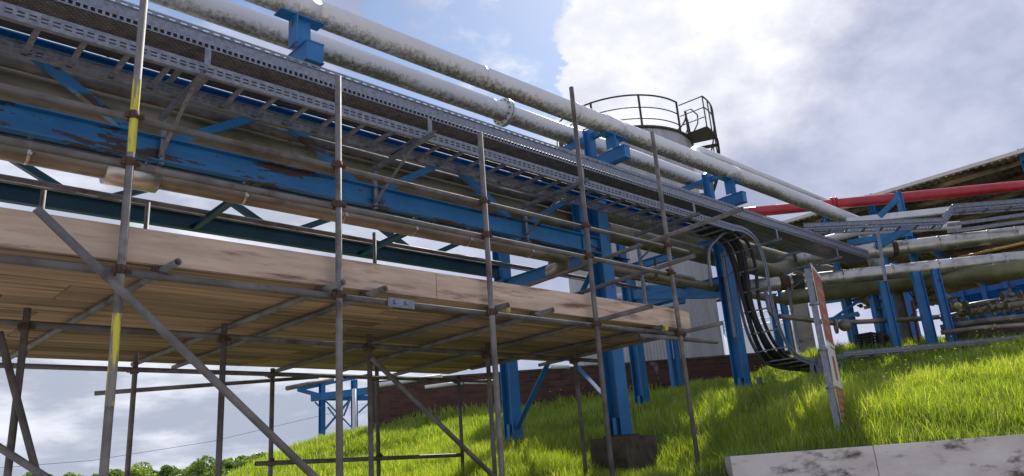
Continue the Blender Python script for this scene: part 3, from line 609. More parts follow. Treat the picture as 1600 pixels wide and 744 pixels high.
# brackets under the trays, fixed to the bridge
for i, x in enumerate((-.25, 2.0, 4.22, 6.5, 8.85, 11.2, 13.4)):
    br_ = MB(); zz = ZL0-.028
    br_.prof((x, 5.36 if x > 3 else 5.5, zz), (x, YF-.06, zz), csec(.041, .041, .004, 1)); br_.bar((x+.02, 5.75, zz-.02), (x+.02, YF-.1, 4.46), .035, .008)
    br_.prof((x+.02, YF-.085, zz+.05), (x+.02, YF-.085, 4.40 if x < 8 else 3.45), csec(.041, .041, .004, 1)); br_.box((x-.02, 5.42, zz+.022), (x+.03, 5.427, ZL0+.15))
    br_.bar((x+.02, 5.6, zz+.3), (x+.02, YF, zz+.3), .04, .04)
    br_.build('tray_bracket', 'galvnew', pb)
# tray that bends down to the ground beside the second column, carrying thick cables
dt = empty('drop_ladder_tray', 'curved ladder tray dropping to the ground beside the second blue column', 'cable tray', (11.6, 5.6, 3))
prf = [(10.2, 4.94), (10.55, 4.94), (10.85, 4.80), (10.98, 4.42), (10.98, 3.86), (11.08, 3.42), (11.32, 3.10), (11.75, 2.96), (12.9, 2.93), (14.4, 2.98)]
def bez(P, n=5):
    P = [Vector((a, 0, b)) for a, b in P]; out = []
    for k in range(len(P)-1):
        p0 = P[max(k-1, 0)]; p1_ = P[k]; p2_ = P[k+1]; p3 = P[min(k+2, len(P)-1)]
        for j in range(n):
            t = j/n; out.append(.5*((2*p1_)+(-p0+p2_)*t+(2*p0-5*p1_+4*p2_-p3)*t*t+(-p0+3*p1_-3*p2_+p3)*t**3))
    out.append(P[-1]); return out
path = bez(prf)
for y in (YN, YN+.55):
    mb = MB()
    for a, b4 in zip(path, path[1:]): mb.bar((a.x, y, a.z), (b4.x, y, b4.z), .004, .10); mb.bar((a.x, y, a.z), (b4.x, y, b4.z), .03, .006)
    mb.build('side_rail', 'galvnew', dt)
acc = 0
for a, b4 in zip(path, path[1:]):
    acc += (b4-a).length
    if acc > .27: acc = 0; MB().bar((a.x, YN, a.z), (a.x, YN+.55, a.z), .035, .02).build('rung', 'galvnew', dt)
for k, (y, rr) in enumerate(((YN+.49, .040), (YN+.41, .042), (YN+.33, .038), (YN+.22, .028))):
    P = bez([(9.9, 4.97+.02*k)]+[(a+.05*(k % 2), b4+.035) for a, b4 in prf]); cb = MB().tube([(p.x, y+.03*math.sin(p.z*3+k), p.z) for p in P], rr, 10).build('power_cable', 'black'); tag(cb, ['thick black cable in the drop tray, nearest the column', 'thick black cable second from the column in the drop tray', 'thick black cable third from the column in the drop tray', 'black cable at the far side of the drop tray'][k], 'cable', 'black cables in the drop tray')
for x, y in ((11.9, YN+.02), (13.9, YN+.02)): MB().box((x-.03, y-.05, h1(x, y)-.2), (x+.03, y-.01, 2.94 if x < 13 else 2.98)).build('leg', 'galvnew', dt)
# grey conduit that curls down by the same column
cpt = smooth_path([aty(1168, 350, 5.75), aty(1130, 364, 5.85), aty(1106, 388, 5.95), aty(1111, 448, 5.95)], .15)
tag(MB().tube(cpt, .026, 10).build('conduit_pipe', 'galvnew'), 'bent grey conduit dropping down the face of the second blue column', 'conduit')
cpt = smooth_path([aty(1196, 455, 6.3), aty(1203, 492, 6.3), aty(1222, 496, 6.3), aty(1290, 502, 6.3)], .12)
tag(MB().tube(cpt, .035, 10).build('conduit_pipe', 'galvnew'), 'small U shaped grey pipe bend below the clad pipes', 'pipe')

# ------------------------------------------------------------------ scaffold
sf = empty('scaffold', 'independent tube scaffold with boarded deck and pale toe board under the bridge', 'scaffold', (1.26, 4.6, 0))
RT, RI = .0242, .0205
FX = [-.2, 1.27, 2.705, 4.15, 5.485, 6.855]; FT = [4.8, 5.5, 4.62, 4.52, 5.41, 5.26]
def tube(name, p, q, m='galv'): return MB().pipe(p, q, RT, RI).build(name, m, sf)
cpl = None
def coupler(x, y, z, ax='x'):
    global cpl
    if cpl is None:
        c = MB(); c.tube([(0, 0, -.03), (0, 0, .03)], .033, 10); c.tube([(-.03, .05, 0), (.03, .05, 0)], .033, 10); c.box((-.055, -.012, -.02), (-.03, .012, .02)); c.box((.03, -.015, -.016), (.065, .012, .016)); c.tube([(.045, -.03, 0), (.045, .03, 0)], .009, 6); c.box((-.02, .035, .03), (.02, .065, .055))
        cpl = c.build('coupler', 'rust', sf); o = cpl
    else: o = cpl.copy(); COL.objects.link(o); o.parent = sf
    o.scale = (.9, .9, .9); o.location = (x, y, z); o.rotation_euler.z = {'x': 0, 'y': rad(90)}[ax]; return o
for x, zt in zip(FX, FT):
    s = tube('standard', (x, 4.6, h1(x, 4.6)+.01), (x, 4.6, zt)); MB().box((x-.075, 4.525, h1(x, 4.6)-.02), (x+.075, 4.675, h1(x, 4.6)+.012)).build('base_plate', 'galv', s)
MX = [-.35, 1.09, 2.49, 3.88, 5.36, 6.75]; MT = [2.95]*6
for x in MX:
    s = tube('standard', (x, 6.05, h1(x, 6.05)+.01), (x, 6.05, 2.93)); MB().box((x-.075, 5.975, h1(x, 6.05)-.02), (x+.075, 6.125, h1(x, 6.05)+.012)).build('base_plate', 'galv', s)
BX = [-.4, .98, 2.34, 3.74, 5.07, 6.33]; BT = [2.85, 2.85, 4.5, 2.85, 4.62, 2.85]
for x, zt in zip(BX, BT):
    s = tube('standard', (x, 7.75, h1(x, 7.75)+.01), (x, 7.75, zt)); MB().box((x-.075, 7.675, h1(x, 7.75)-.02), (x+.075, 7.825, h1(x, 7.75)+.012)).build('base_plate', 'galv', s)
tube('standard', (1.42, 7.8, 2.9), (1.42, 7.8, 4.46))
# yellow paint bands on first standard
for z0, z1 in ((3.86, 4.12), (3.62, 3.85), (2.1, 2.62)):
    MB().tube([(1.27, 4.6, z0), (1.27, 4.6, z1)], RT+.0012, 14, cap=False).build('paint_band', 'yellow', sf)
tube('guard_rail', (-1.2, 4.652, 3.875), (7.32, 4.652, 3.875)); tube('guard_rail', (-1.2, 4.652, 3.56), (7.36, 4.652, 3.56))
tube('ledger', (-1.2, 4.652, 2.88), (6.95, 4.652, 2.88)); tube('ledger', (-1.2, 6.10, 2.83), (7.3, 6.10, 2.83)); tube('ledger', (-1.2, 7.70, 2.78), (6.9, 7.70, 2.78))
tube('ledger', (6.2, 4.66, 2.83), (7.56, 4.60, 2.83))
tube('ledger', (3.55, 7.70, 1.86), (6.3, 7.70, 1.84))
for x in FX:
    for z in (3.875, 3.56, 2.88): coupler(x, 4.6, z)
for x in MX: coupler(x, 6.05, 2.80)
for x in BX: coupler(x, 7.8, 2.78).rotation_euler.z = rad(180)
for x in (3.74, 5.07): coupler(x, 7.76, 1.86).rotation_euler.z = rad(180)
TR_ = [(-.4, 4.5, -.5, 8.3), (1.54, 4.46, 1.37, 8.35), (2.65, 4.45, 2.48, 8.3), (3.01, 4.47, 2.92, 8.4), (4.25, 4.5, 4.09, 8.45), (4.77, 4.48, 4.84, 8.2), (5.53, 3.97, 5.75, 8.5), (6.54, 4.6, 6.44, 7.6), (7.03, 4.18, 7.2, 7.1)]
for a, b4, c, d in TR_: tube('transom', (a, b4, 2.93), (c, d, 2.925))
for a, b4, c, d in TR_[1:]: 
    o = coupler(a+(c-a)*.06, 4.70, 2.90, 'y')
tube('guard_rail', (6.60, 3.5, 3.92), (6.98, 8.6, 3.92)); tube('guard_rail', (6.62, 4.14, 3.60), (6.98, 8.5, 3.60))
# braces
tube('brace', (.80, 4.53, 3.15), (3.5, 4.53, .75))
tube('brace', (3.86, 5.99, 2.70), (5.9, 5.99, 1.07)); tube('brace', (.93, 5.98, 2.74), (1.75, 5.98, .3)); tube('brace', (.1, 5.93, 2.62), (2.4, 5.93, 1.0))
tube('brace', (4.6, 8.3, 2.86), (2.3, 8.9, 2.70))
# boards
bid = 0; rb = random.Random(5)
yb = 4.735; row = 0
while yb < 8.25:
    xe = 7.19 if yb < 5.5 else (7.45 if yb < 6.9 else 6.65)
    x0 = -1.3; offs = rb.choice([0, .3, -.25])
    cuts = [-1.3, .9+offs, 3.64+offs*.5, xe+rb.uniform(-.05, .05)]
    for a, b4 in zip(cuts, cuts[1:]):
        dz = rb.uniform(0, .011); y0_, y1_, z0_, z1_, c_ = yb+.003, yb+.222, 2.957+dz, 2.995+dz, .011; MB().prof((a+.004, 0, 0), (b4-.004, 0, 0), [(-(y0_+c_), z0_), (-(y1_-c_), z0_), (-y1_, z0_+c_*1.3), (-y1_, z1_), (-y0_, z1_), (-y0_, z0_+c_*1.3)]).build('deck_board', 'board', sf)
    yb += .227; row += 1
for a, b4 in ((-1.3, .55), (.555, 3.638), (3.644, 7.2)): MB().box((a, 4.678, 2.962), (b4, 4.716, 3.178)).build('toe_board', 'toe', sf)
MB().box((3.12, 4.60, 2.835), (3.36, 4.612, 2.905)).box((3.17, 4.585, 2.86), (3.2, 4.6, 2.885)).box((3.27, 4.585, 2.86), (3.3, 4.6, 2.885)).build('sleeve_clamp', 'galvnew', sf)
for x, z in ((4.35, 2.93), (6.65, 2.93)): MB().tube([(x, 4.66, z), (x+.05, 4.66, z)], .031, 10).build('yellow_cap', 'yellow', sf)

# ------------------------------------------------------------------ sign
D_ = Vector((.950, .312, 0)); Nn = Vector((.312, -.95, 0)); S0 = Vector((Sg.x, Sg.y, 0))
sg = empty('site_sign', 'grey steel post with an orange board over a white and red board, seen edge on', 'sign', (Sg.x, Sg.y, 0))
MB().prof((S0.x, S0.y, Sg.z-.4), (S0.x, S0.y, 3.50), isec(.06, .06, .008, .02), up=D_).build('post', 'galvnew', sg)
def board(off0, off1, z0, z1, d, m, name, parent=sg, th=.004):
    a = S0+D_*off0+Nn*d; b4 = S0+D_*off1+Nn*d; mb = MB(); mb.v = [tuple(a+Vector((0, 0, z0))), tuple(b4+Vector((0, 0, z0))), tuple(b4+Vector((0, 0, z1))), tuple(a+Vector((0, 0, z1)))]
    mb.v += [tuple(Vector(v)-Nn*th) for v in mb.v]; mb.f = [[0, 1, 2, 3], [7, 6, 5, 4], [0, 4, 5, 1], [1, 5, 6, 2], [2, 6, 7, 3], [3, 7, 4, 0]]; mb.sm = [0]*6; return mb.build(name, m, parent)
uB = board(.02, .82, 2.68, 3.57, .045, 'signwhite', 'upper_board'); board(.06, .78, 2.72, 3.52, .0485, 'orange', 'orange_panel', uB, .003)
lB = board(.02, .76, 1.84, 2.66, .045, 'signwhite', 'lower_board'); board(.05, .73, 1.87, 2.22, .0485, 'orange', 'red_panel', lB, .003)
board(.30, .5, 2.30, 2.56, .0485, 'orange', 'pictogram', lB, .003)
def strokes(z, a, b4, h, par, d, m='signwhite', seedv=1):
    rr = random.Random(seedv); x = a; mb = MB()
    while x < b4-.02:
        wd = rr.uniform(.018, .03); p = S0+D_*x+Nn*d; q = S0+D_*(x+wd*.3)+Nn*d
        mb.bar(tuple(p+Vector((0, 0, z))), tuple(p+Vector((0, 0, z+h))), .008, .002, up=Nn)
        if rr.random() < .7: mb.bar(tuple(p+Vector((0, 0, z+h*rr.choice((.05, .5, .95))))), tuple(p+D_*wd*.7+Vector((0, 0, z+h*.5))), .002, .008)
        x += wd+.008
        if rr.random() < .18: x += .03
    mb.build('lettering', 'lettering', par)
for k, z in enumerate((3.28, 3.12, 2.96, 2.82)): strokes(z, .16, .68-.05*(k % 2), .075, uB, .0515, seedv=k)
for k, z in enumerate((2.13, 2.05, 1.97, 1.90)): strokes(z, .1, .66-.06*(k % 2), .045, lB, .0515, seedv=k+9)
for z in (2.6, 3.1, 2.2): MB().tube([tuple(S0+Nn*.0+Vector((0, 0, z-.012))), tuple(S0+Vector((0, 0, z+.012)))], .05, 10).build('clip', 'galvnew', sg)

# ------------------------------------------------------------------ right hand side: pipes turning off
r1 = None
for i in range(1):
    pass
p_ = Vector((14.6, 6.7, 5.3)); d_ = (R1e-p_).normalized()
r2s = Vector((12.9, 7.3, 4.65)); r2 = pipe_thing('insulated_pipe', [tuple(v) for v in seg(r2s, R2e, 6)], .135, 'clad', 'lower bright clad pipe crossing to the right edge with a dark red joint', bands=[2.0, 2.9, 3.7, 3.95, 4.6, 4.85, 5.3, 5.9], bm_='shiny', n=28)
dd = (R2e-r2s).normalized()
def pt_on(s_, d0, x, y):  # distance along the line that projects nearest a given pixel column
    best = None
    for k in range(400):
        P = s_+d0*(k*.02); v = P-CP; px = 800+FPX*v.dot(cr)/v.dot(fw)
        if best is None or abs(px-x) < best[0]: best = (abs(px-x), P)
    return best[1]
for xpx, hw, m_, nm in ((1225, .09, 'rust', 'joint_collar'), (1246, .1, 'dark', 'joint_collar')):
    c = pt_on(r2s, dd, xpx, 0); MB().tube([c-dd*hw, c+dd*hw], .143, 24).build(nm, m_, r2)
M['dred'] = mat('dark_red_wrap', (.10, .02, .02), (.16, .035, .03), 10, .7, 0, .3)
r1 = MB()
r1 = pipe_thing('insulated_pipe', [tuple(v) for v in seg(p_-d_*.25, R1e, 6)], .15, 'clad', 'upper bright clad pipe crossing to the right edge under the stepped tray', bands=[.35, 1.0, 1.7, 2.3, 2.9, 3.2, 3.8, 4.3], bm_='shiny', n=28)
c = pt_on(p_, d_, 1397, 0); MB().tube([c-d_*.05, c+d_*.05], .158, 24).build('joint_collar', 'rust', r1)
c = p_-d_*.1; MB().tube([c-d_*.03, c+d_*.03], .158, 24).build('dark_seam', 'dark', r1)
r3 = pipe_thing('insulated_pipe', [tuple(v) for v in seg(atw(1225, 466, 16.0), atw(1660, 413, 12.9), 4)], .16, 'mossclad', 'green stained pipe just behind and below the bright clad pipes', n=24)
rd = atz(1120, 337, 6.6); re_ = atz(1660, 284, 6.6)
red = MB().tube([tuple(v) for v in seg(rd, re_, 6)], .112, 24).build('fire_main', 'red'); tag(red, 'straight bright red pipe crossing behind the white pipes', 'pipe')
c = pt_on(rd, (re_-rd).normalized(), 1303, 0); rdd = (re_-rd).normalized()
for o_ in (-.05, .03): MB().tube([c+rdd*o_, c+rdd*(o_+.03)], .15, 20).build('flange', 'red', red)
# grey ladder tray crossing under the red pipe with a kink
def traypath(P, wd, h, name, label, side=Vector((.83, .55, 0)), zt=0, pitch=.3):
    t = empty(name, label, 'cable tray', P[0])
    for s_ in (0, wd):
        mb = MB(); pts = [Vector(p)+side*s_ for p in P]
        for a, b4 in zip(pts, pts[1:]):
            mb.bar(a+Vector((0, 0, h*.2)), b4+Vector((0, 0, h*.2)), .003, h*.6); mb.bar(a-Vector((0, 0, h*.37)), b4-Vector((0, 0, h*.37)), .003, h*.26)
            n = int((b4-a).length/.06)
            for k in range(n): c = a.lerp(b4, (k+.5)/n); mb.bar(c-Vector((0, 0, h*.24)), c-Vector((0, 0, h*.1)), .003, .035, up=(b4-a).cross(Vector((0, 0, 1))))
            mb.bar(a+Vector((0, 0, h/2)), b4+Vector((0, 0, h/2)), .03, .003); mb.bar(a-Vector((0, 0, h/2)), b4-Vector((0, 0, h/2)), .03, .003)
        mb.build('side_rail', 'galvnew', t)
    for a, b4 in zip(P, P[1:]):
        a, b4 = Vector(a), Vector(b4); n = max(1, int((b4-a).length/pitch))
        for k in range(n): c = a.lerp(b4, (k+.5)/n)-Vector((0, 0, h*.4)); MB().bar(c, c+side*wd, .04, .015).build('rung', 'galvnew', t)
    return t
G0, G1, G2, G3 = atz(1256, 354, 5.6), atz(1476, 345, 5.5), atw(1490, 324, 14.2), atw(1640, 312, 13.2)
gt = traypath([G0, G1, G2, G3], .32, .13, 'ladder_tray', 'grey ladder tray with a stepped kink below the red pipe')
b4_ = atw(1370, 352, 13.6); c4_ = atw(1384, 440, 13.0)
MB().bar(b4_, c4_, .05, .05).build('hanger', 'galvnew', gt)
tag(MB().bar(atz(1323, 346, 5.9), atz(1486, 328, 5.9), .1, .12).build('steel_channel', 'white'), 'white steel channel lying above the stepped grey tray', 'channel')
# lower grey channels behind the tray
for k, (y0, y1) in enumerate(((352, 330), (362, 341))): tag(MB().bar(atw(1480, y0, 15), atw(1640, y1, 14.2), .05, .06).build('steel_channel', 'galvnew'), ['grey channel rail just under the stepped tray at the right edge', 'second grey channel rail, lower, under the stepped tray'][k], 'channel')
tag(MB().tube([atw(1255, 384, 17), atw(1340, 362, 16.5), atw(1500, 352, 16)], .09, 16).build('insulated_pipe', 'white'), 'pale pipe glimpsed behind the crossing grey tray', 'pipe')
M['ochre'] = mat('ochre_pipe', (.45, .24, .05), (.6, .36, .1), 6, .4)
tag(MB().tube([atw(1497, 403, 15), atw(1620, 375, 14.2)], .028, 12).build('small_bore_pipe', 'ochre'), 'thin pale orange pipe between the two clad pipes at right', 'pipe')

# canopy roof
Zc = 8.0; ca = atz(1238, 348, Zc); cb_ = atz(1620, 227, Zc); X0 = (ca.x+cb_.x)/2
cn = empty('canopy', 'long open canopy with rusty underside and pale gutter beyond the red pipe', 'canopy', (X0, ca.y, Zc))
rf = MB(); ny = 130; 
for k in range(ny):
    y = cb_.y-3+(ca.y-cb_.y+5)*k/ny
    for x in (X0, X0+11):
        for z in (Zc-.03+.02*((k % 2)*2-1)-(x-X0)*.13,): rf.v += [(x, y, z)]
for k in range(ny-1): rf.f.append([2*k, 2*k+1, 2*k+3, 2*k+2]); rf.sm.append(0)
rfo = rf.build('roof_sheet', 'roof', cn); sm_ = rfo.modifiers.new('solid', 'SOLIDIFY'); sm_.thickness = .02
for k in range(12): x = X0+.3+k*.9; MB().bar((x, cb_.y-3, Zc-.12-(x-X0)*.13), (x, ca.y+2, Zc-.12-(x-X0)*.13), .06, .12).build('purlin', 'roof', cn)
MB().bar((X0-.06, cb_.y-3, Zc), (X0-.06, ca.y+2, Zc), .1, .09).build('gutter', 'gutter', cn)
for y in (cb_.y-1, cb_.y+.35, 7.2, 10.2):
    MB().prof((X0+.1, y, 3), (X0+.1, y, Zc+.12), isec(.16, .16, .01, .01), up=(0, 1, 0)).build('column', 'blue', cn)
    MB().prof((X0, y, Zc-.3), (X0+10.9, y, Zc-1.73), isec(.12, .22, .012, .01)).build('rafter', 'blue', cn)
    MB().bar((X0+.1, y, Zc-1.2), (X0+1.3, y, Zc-.3), .08, .1).build('knee_brace', 'blue', cn)

# ------------------------------------------------------------------ second pipe rack: blue supports for the crossing pipes
def support(px, pyt, pyb, w, wd, label, head=None, m='blue', extra=None, name='pipe_support', group='blue posts under the crossing pipes', tilt=0):
    b5 = atw(px, pyb, w); zt = None
    # top height for the given pixel row above the same ground spot
    best = None
    for k in range(600):
        z = b5.z+k*.02; v = Vector((b5.x, b5.y, z))-CP; py = 372-FPX*v.dot(cu)/v.dot(fw)
        if best is None or abs(py-pyt) < best[0]: best = (abs(py-pyt), z)
    zt = best[1]; t = empty(name, label, 'pipe support', (b5.x, b5.y, b5.z), group)
    MB().prof((b5.x, b5.y, b5.z-1.2), (b5.x, b5.y, zt), isec(wd, wd, .012, .01), up=(.57, -.82, 0)).build('post', m, t)
    if head: 
        a = Vector((b5.x, b5.y, zt)); s_ = Vector((.82, .57, 0)); MB().prof(a-s_*head*.4, a+s_*head*.6, isec(wd, wd*1.1, .012, .01)).build('head_beam', m, t)
    return t, b5, zt
support(1340, 455, 545, 15.0, .13, 'slim blue post left of the black crate', .8)
support(1384, 455, 540, 15.5, .13, 'slim blue post directly behind the black crate', .8)
support(1401, 440, 540, 13.4, .13, 'blue post right of the black crate, its foot in the grass', None)
support(1458, 425, 540, 13.2, .15, 'blue post of the pair under the bright clad pipe, left one', None)
support(1489, 420, 538, 12.9, .12, 'blue post of the pair under the bright clad pipe, right one', None)
support(1224, 470, 570, 17, .16, 'blue post behind the drop tray', 1.0)
support(1268, 465, 585, 17, .36, 'broad pale grey post between the drop tray and the sign', None, 'concrete', name='concrete_post', group=None)
support(1247, 505, 580, 16, .06, 'thin grey post left of the broad pale post', None, 'galvnew', group=None)
support(1420, 445, 535, 14.5, .16, 'grey steel post behind the blue posts', .4, 'galv', group=None)
# upper rack frames near the red pipe
t, b5, zt = support(1461, 300, 545, 14.6, .11, 'tall blue post reaching up to the red pipe with diagonal arms', None)
MB().bar(atw(1374, 338, 14.8), atw(1404, 309, 14.6), .06, .10).build('arm', 'blue', t); MB().bar(atw(1370, 386, 15.0), atw(1428, 350, 14.7), .08, .14).build('arm', 'blue', t); MB().bar(atw(1325, 380, 16), atw(1425, 364, 15.2), .08, .12).build('arm', 'blue', t)
support(1333, 340, 540, 16.8, .12, 'far blue post rising beside the end of the white pipes', 1.2)
# small valves and pipes low down
vp = [atw(1218, 494, 13.2), atw(1258, 499, 13.3), atw(1300, 505, 13.5), atw(1440, 498, 13.8), atw(1610, 480, 13.4)]
v1 = MB().tube(vp, .045, 14).build('small_bore_pipe', 'cladold'); tag(v1, 'low horizontal pipe with a round valve behind the sign', 'pipe')
c = atw(1320, 508, 13.5); MB().ball(c, .115, 8).build('valve', 'cladold', v1); MB().tube([c+Vector((-.08, .11, 0)), c+Vector((-.1, .14, 0))], .14, 14).build('flange', 'cladold', v1)
tag(MB().bar(atw(1295, 500, 15), atw(1342, 490, 14.8), .05, .08).tube([atw(1296, 502, 15), atw(1342, 470, 15)], .03).build('blue_strut', 'blue'), 'small blue strut left of the slim blue post', 'strut')
rgv = random.Random(11)
for k, (x, y, w, r) in enumerate(((1496, 478, 13.2, .075), (1530, 487, 12.8, .05), (1560, 480, 12.6, .055), (1580, 461, 12.6, .06))):
    c = atw(x, y, w); vt = empty('valve', ['yellow bodied valve among the low pipework at right', 'small valve right of the yellow one', 'brass coloured valve third from the left at far right', 'round valve body at the right edge above the pipe run'][k], 'valve', c)
    MB().ball(c, (r, r, r*.8), 8).build('body', 'yellow' if k == 0 else 'cladold', vt); MB().tube([c, c+Vector((0, 0, r*1.9))], .018, 8).build('stem', 'galv', vt); MB().tube([c+Vector((0, 0, r*1.9))+Vector((.09*math.cos(a), .09*math.sin(a), 0)) for a in [i*.5236 for i in range(12)]], .010, 6, close=True).build('handwheel', 'dark', vt)
    [MB().tube([c+WD*q_, c+WD*(q_+.03)], r*1.15, 14).build('flange', 'cladold', vt) for q_ in (-.16, .13)]
for k, (y0, y1, w0, w1, r) in enumerate(((498, 470, 13.6, 12.6, .055), (512, 492, 13.2, 12.4, .05), (486, 462, 14.2, 13.2, .05), (520, 506, 12.9, 12.3, .04))):
    tag(MB().tube([atw(1470, y0, w0), atw(1540, (y0+y1)/2-1, (w0+w1)/2), atw(1630, y1, w1)], r, 14).build('process_pipe', 'cladold' if k != 1 else 'galv'), ['low dull pipe beside the yellow valve', 'grey low pipe under the yellow valve', 'topmost of the low pipes before the blue container', 'lowest dark pipe just above the grass at right'][k], 'pipe', 'low pipework at the right edge')
pc = empty('pipe_rack_plinth', 'dark concrete kerb carrying the low pipework above the grass', 'plinth', atw(1540, 520, 13.2))
MB().bar(atw(1480, 528, 13.5), atw(1640, 506, 12.9), .5, .34).build('kerb', 'darkconc', pc)
tag(MB().bar(atw(1425, 470, 14), atw(1437, 540, 13.8), .04, .04).build('red_pipe_stub', 'dred'), 'thin dark red vertical pipe between the blue posts', 'pipe')
for k, (a, b4) in enumerate((((1418, 452), (1452, 505)), ((1452, 452), (1420, 500)))): tag(MB().tube([atw(*a, 14.2), atw(*b4, 14.2)], .012, 6).build('hanging_cable', 'black'), ['thin black cable sloping down right between the blue posts', 'thin black cable sloping down left between the blue posts'][k], 'cable')
rgc = random.Random(21)
mf = empty('pipe_manifold', 'row of short upright stub pipes with flanges in the low pipework at right', 'manifold')
for k in range(9):
    x = 1485+k*14; w = 13.4-k*.07; y = 512-k*3.2; a = atw(x, y, w); hgt_ = rgc.uniform(.12, .4); o = MB().tube([a, a+Vector((0, 0, hgt_))], rgc.uniform(.02, .035), 10).build('riser_pipe', rgc.choice(['cladold', 'galv', 'clad']), mf); b_ = MB().tube([a+Vector((0, 0, hgt_*.6)), a+Vector((0, 0, hgt_*.6+.03))], .06, 12).build('flange', 'cladold', o)
tag(MB().tube(smooth_path([atw(1466, 452, 14.0), atw(1500, 478, 13.6), atw(1504, 505, 13.5)], .2), .035, 10).build('small_bore_pipe', 'galv'), 'grey pipe slanting down right of the paired blue posts', 'pipe')
tag(MB().tube([atw(1330, 470, 15.6), atw(1380, 452, 15.4)], .03, 8).tube([atw(1380, 452, 15.4), atw(1460, 448, 15)], .03, 8).build('small_bore_pipe', 'galv'), 'thin grey pipe just under the mossy pipe', 'pipe')
tag(MB().bar(atw(1285, 470, 16.5), atw(1440, 448, 16.3), .10, .14).build('cross_beam', 'blue'), 'blue beam running under the crossing pipes behind the sign', 'beam')
for k, (x, y, w) in enumerate(((1345, 478, 14.9), (1378, 470, 15.4), (1376, 484, 15.4), (1340, 492, 14.9))): c = atw(x, y, w); tag(MB().ball(c, .045, 6).tube([c, c+Vector((-.1, .02, 0))], .02, 8).build('clamp', 'dark'), ['upper dark clamp on the left one of two slim blue posts behind the sign', 'upper dark clamp on the slim blue post above the crate', 'lower dark clamp on the slim blue post above the crate', 'lower dark clamp on the left one of two slim blue posts behind the sign'][k], 'clamp', 'clamps on the slim blue posts')
# blue container with louvres
cc = atw(1480, 505, 21); ce = atw(1660, 478, 19)
dx = (ce-cc); dx.z = 0; L_ = dx.length; dx.normalize(); zb = cc.z-1.6; zt = atw(1560, 441, 20).z
ct = empty('louvred_container', 'bright blue louvred steel enclosure behind the low pipework', 'container', cc)
nrm = Vector((-dx.y, dx.x, 0)); nrm = nrm if nrm.dot(cc) > 0 else -nrm
MB().bar(Vector((cc.x, cc.y, (zb+zt)/2))+nrm*1.2, Vector((ce.x, ce.y, (zb+zt)/2))+nrm*1.2, 2.3, zt-zb).build('body', 'cont', ct)
n = 5
for k in range(n+1):
    p = Vector((cc.x, cc.y, 0))+dx*(L_*k/n); MB().box((p.x-.06, p.y-.06, zb), (p.x+.06, p.y+.06, zt)).build('frame_post', 'cont', ct)
for k in range(n):
    lv = MB(); p = Vector((cc.x, cc.y, 0))+dx*(L_*(k+.08)/n); q = Vector((cc.x, cc.y, 0))+dx*(L_*(k+.92)/n)
    z = zb+.2
    while z < zt-.12: lv.bar(p+Vector((0, 0, z)), q+Vector((0, 0, z)), .05, .02, up=Vector((0, 0, 1))+nrm); z += .07
    lv.build('louvre_panel', 'cont', ct)
bc = atw(1398, 500, 17.5); o = MB().box((bc.x-.35, bc.y-.35, bc.z-2), (bc.x+.45, bc.y+.35, bc.z+1.2)).box((bc.x-.38, bc.y-.38, bc.z+1.2), (bc.x+.48, bc.y+.38, bc.z+1.25)).build('blue_cabinet', 'cont'); tag(o, 'tall plain blue cabinet behind the blue posts', 'cabinet')
cr2 = empty('crate', 'black plastic bottle crate standing by the foot of a blue post', 'crate', atw(1358, 540, 14.3)); p = atw(1358, 546, 14.3); mb = MB()
for k in range(6): mb.box((p.x-.16, p.y-.16, p.z+k*.055), (p.x+.16, p.y+.16, p.z+k*.055+.022))
for dx_ in (-.15, -.07, .0, .07, .15):
    mb.box((p.x+dx_-.01, p.y-.165, p.z), (p.x+dx_+.01, p.y-.155, p.z+.3)); mb.box((p.x-.165, p.y+dx_-.01, p.z), (p.x-.155, p.y+dx_+.01, p.z+.3))
mb.build('crate_body', 'black', cr2)
p = atw(1384, 538, 14.4); tag(MB().tube([(p.x+.2*math.cos(a), p.y+.05*math.sin(a), p.z+.2*math.sin(a)) for a in [i*math.pi/8 for i in range(16)]], .075, 10, close=True).build('old_tyre', 'black'), 'black round tyre leaning beside the crate', 'tyre')
# ladder tray lying along the top of the bank
traypath([atw(1318, 553, 13.0), atw(1460, 541, 12.5), atw(1640, 523, 11.9)], .35, .085, 'ladder_tray', 'slotted grey tray lying along the top of the grass bank', side=Vector((.75, .66, 0)))
for k, (x, y0, y1, w) in enumerate(((1284, 558, 598, 12.2), (1192, 588, 628, 12.6))): 
    a = atw(x, y1, w); b5 = atw(x, y0, w); tag(MB().box((a.x-.035, a.y-.035, a.z-.3), (a.x+.035, a.y+.035, b5.z)).build('stub_post', 'galvnew'), ['short grey post in the grass just left of the sign', 'short grey post at the right end of the brick wall'][k], 'post')

# pipe along the bund wall with a double post support
wp0, wp1 = atw(955, 466, 15.0), atw(1182, 450, 15.6)
lp = MB().tube([wp0, wp1], .085, 18).build('process_pipe', 'wpipe'); tag(lp, 'horizontal pale pipe in front of the ribbed tank', 'pipe')
tag(MB().tube([atw(1000, 489, 14.6), atw(1060, 474, 14.6)], .04, 12).build('process_pipe', 'white'), 'short pale green pipe end below the horizontal pale pipe', 'pipe')
tag(MB().tube([atw(1120, 470, 15.0), atw(1180, 460, 15.3)], .03, 12).build('process_pipe', 'galv'), 'thin pipe in front of the tank at the second column', 'pipe')
ds = empty('twin_post_support', 'pair of slim blue posts with a cross head in front of the brick wall', 'pipe support', atw(1055, 614, 15.3))
for x in (1055, 1066):
    b5 = atw(x, 614, 15.3); MB().bar((b5.x, b5.y, b5.z-.6), (b5.x, b5.y, 5.0), .09, .09).build('post', 'blue', ds)
b5 = atw(1055, 614, 15.3); c5 = atw(1066, 614, 15.3); MB().bar((b5.x-.25, b5.y+.2, 4.88), (c5.x+.25, c5.y-.2, 4.88), .16, .34).build('head', 'blue', ds)
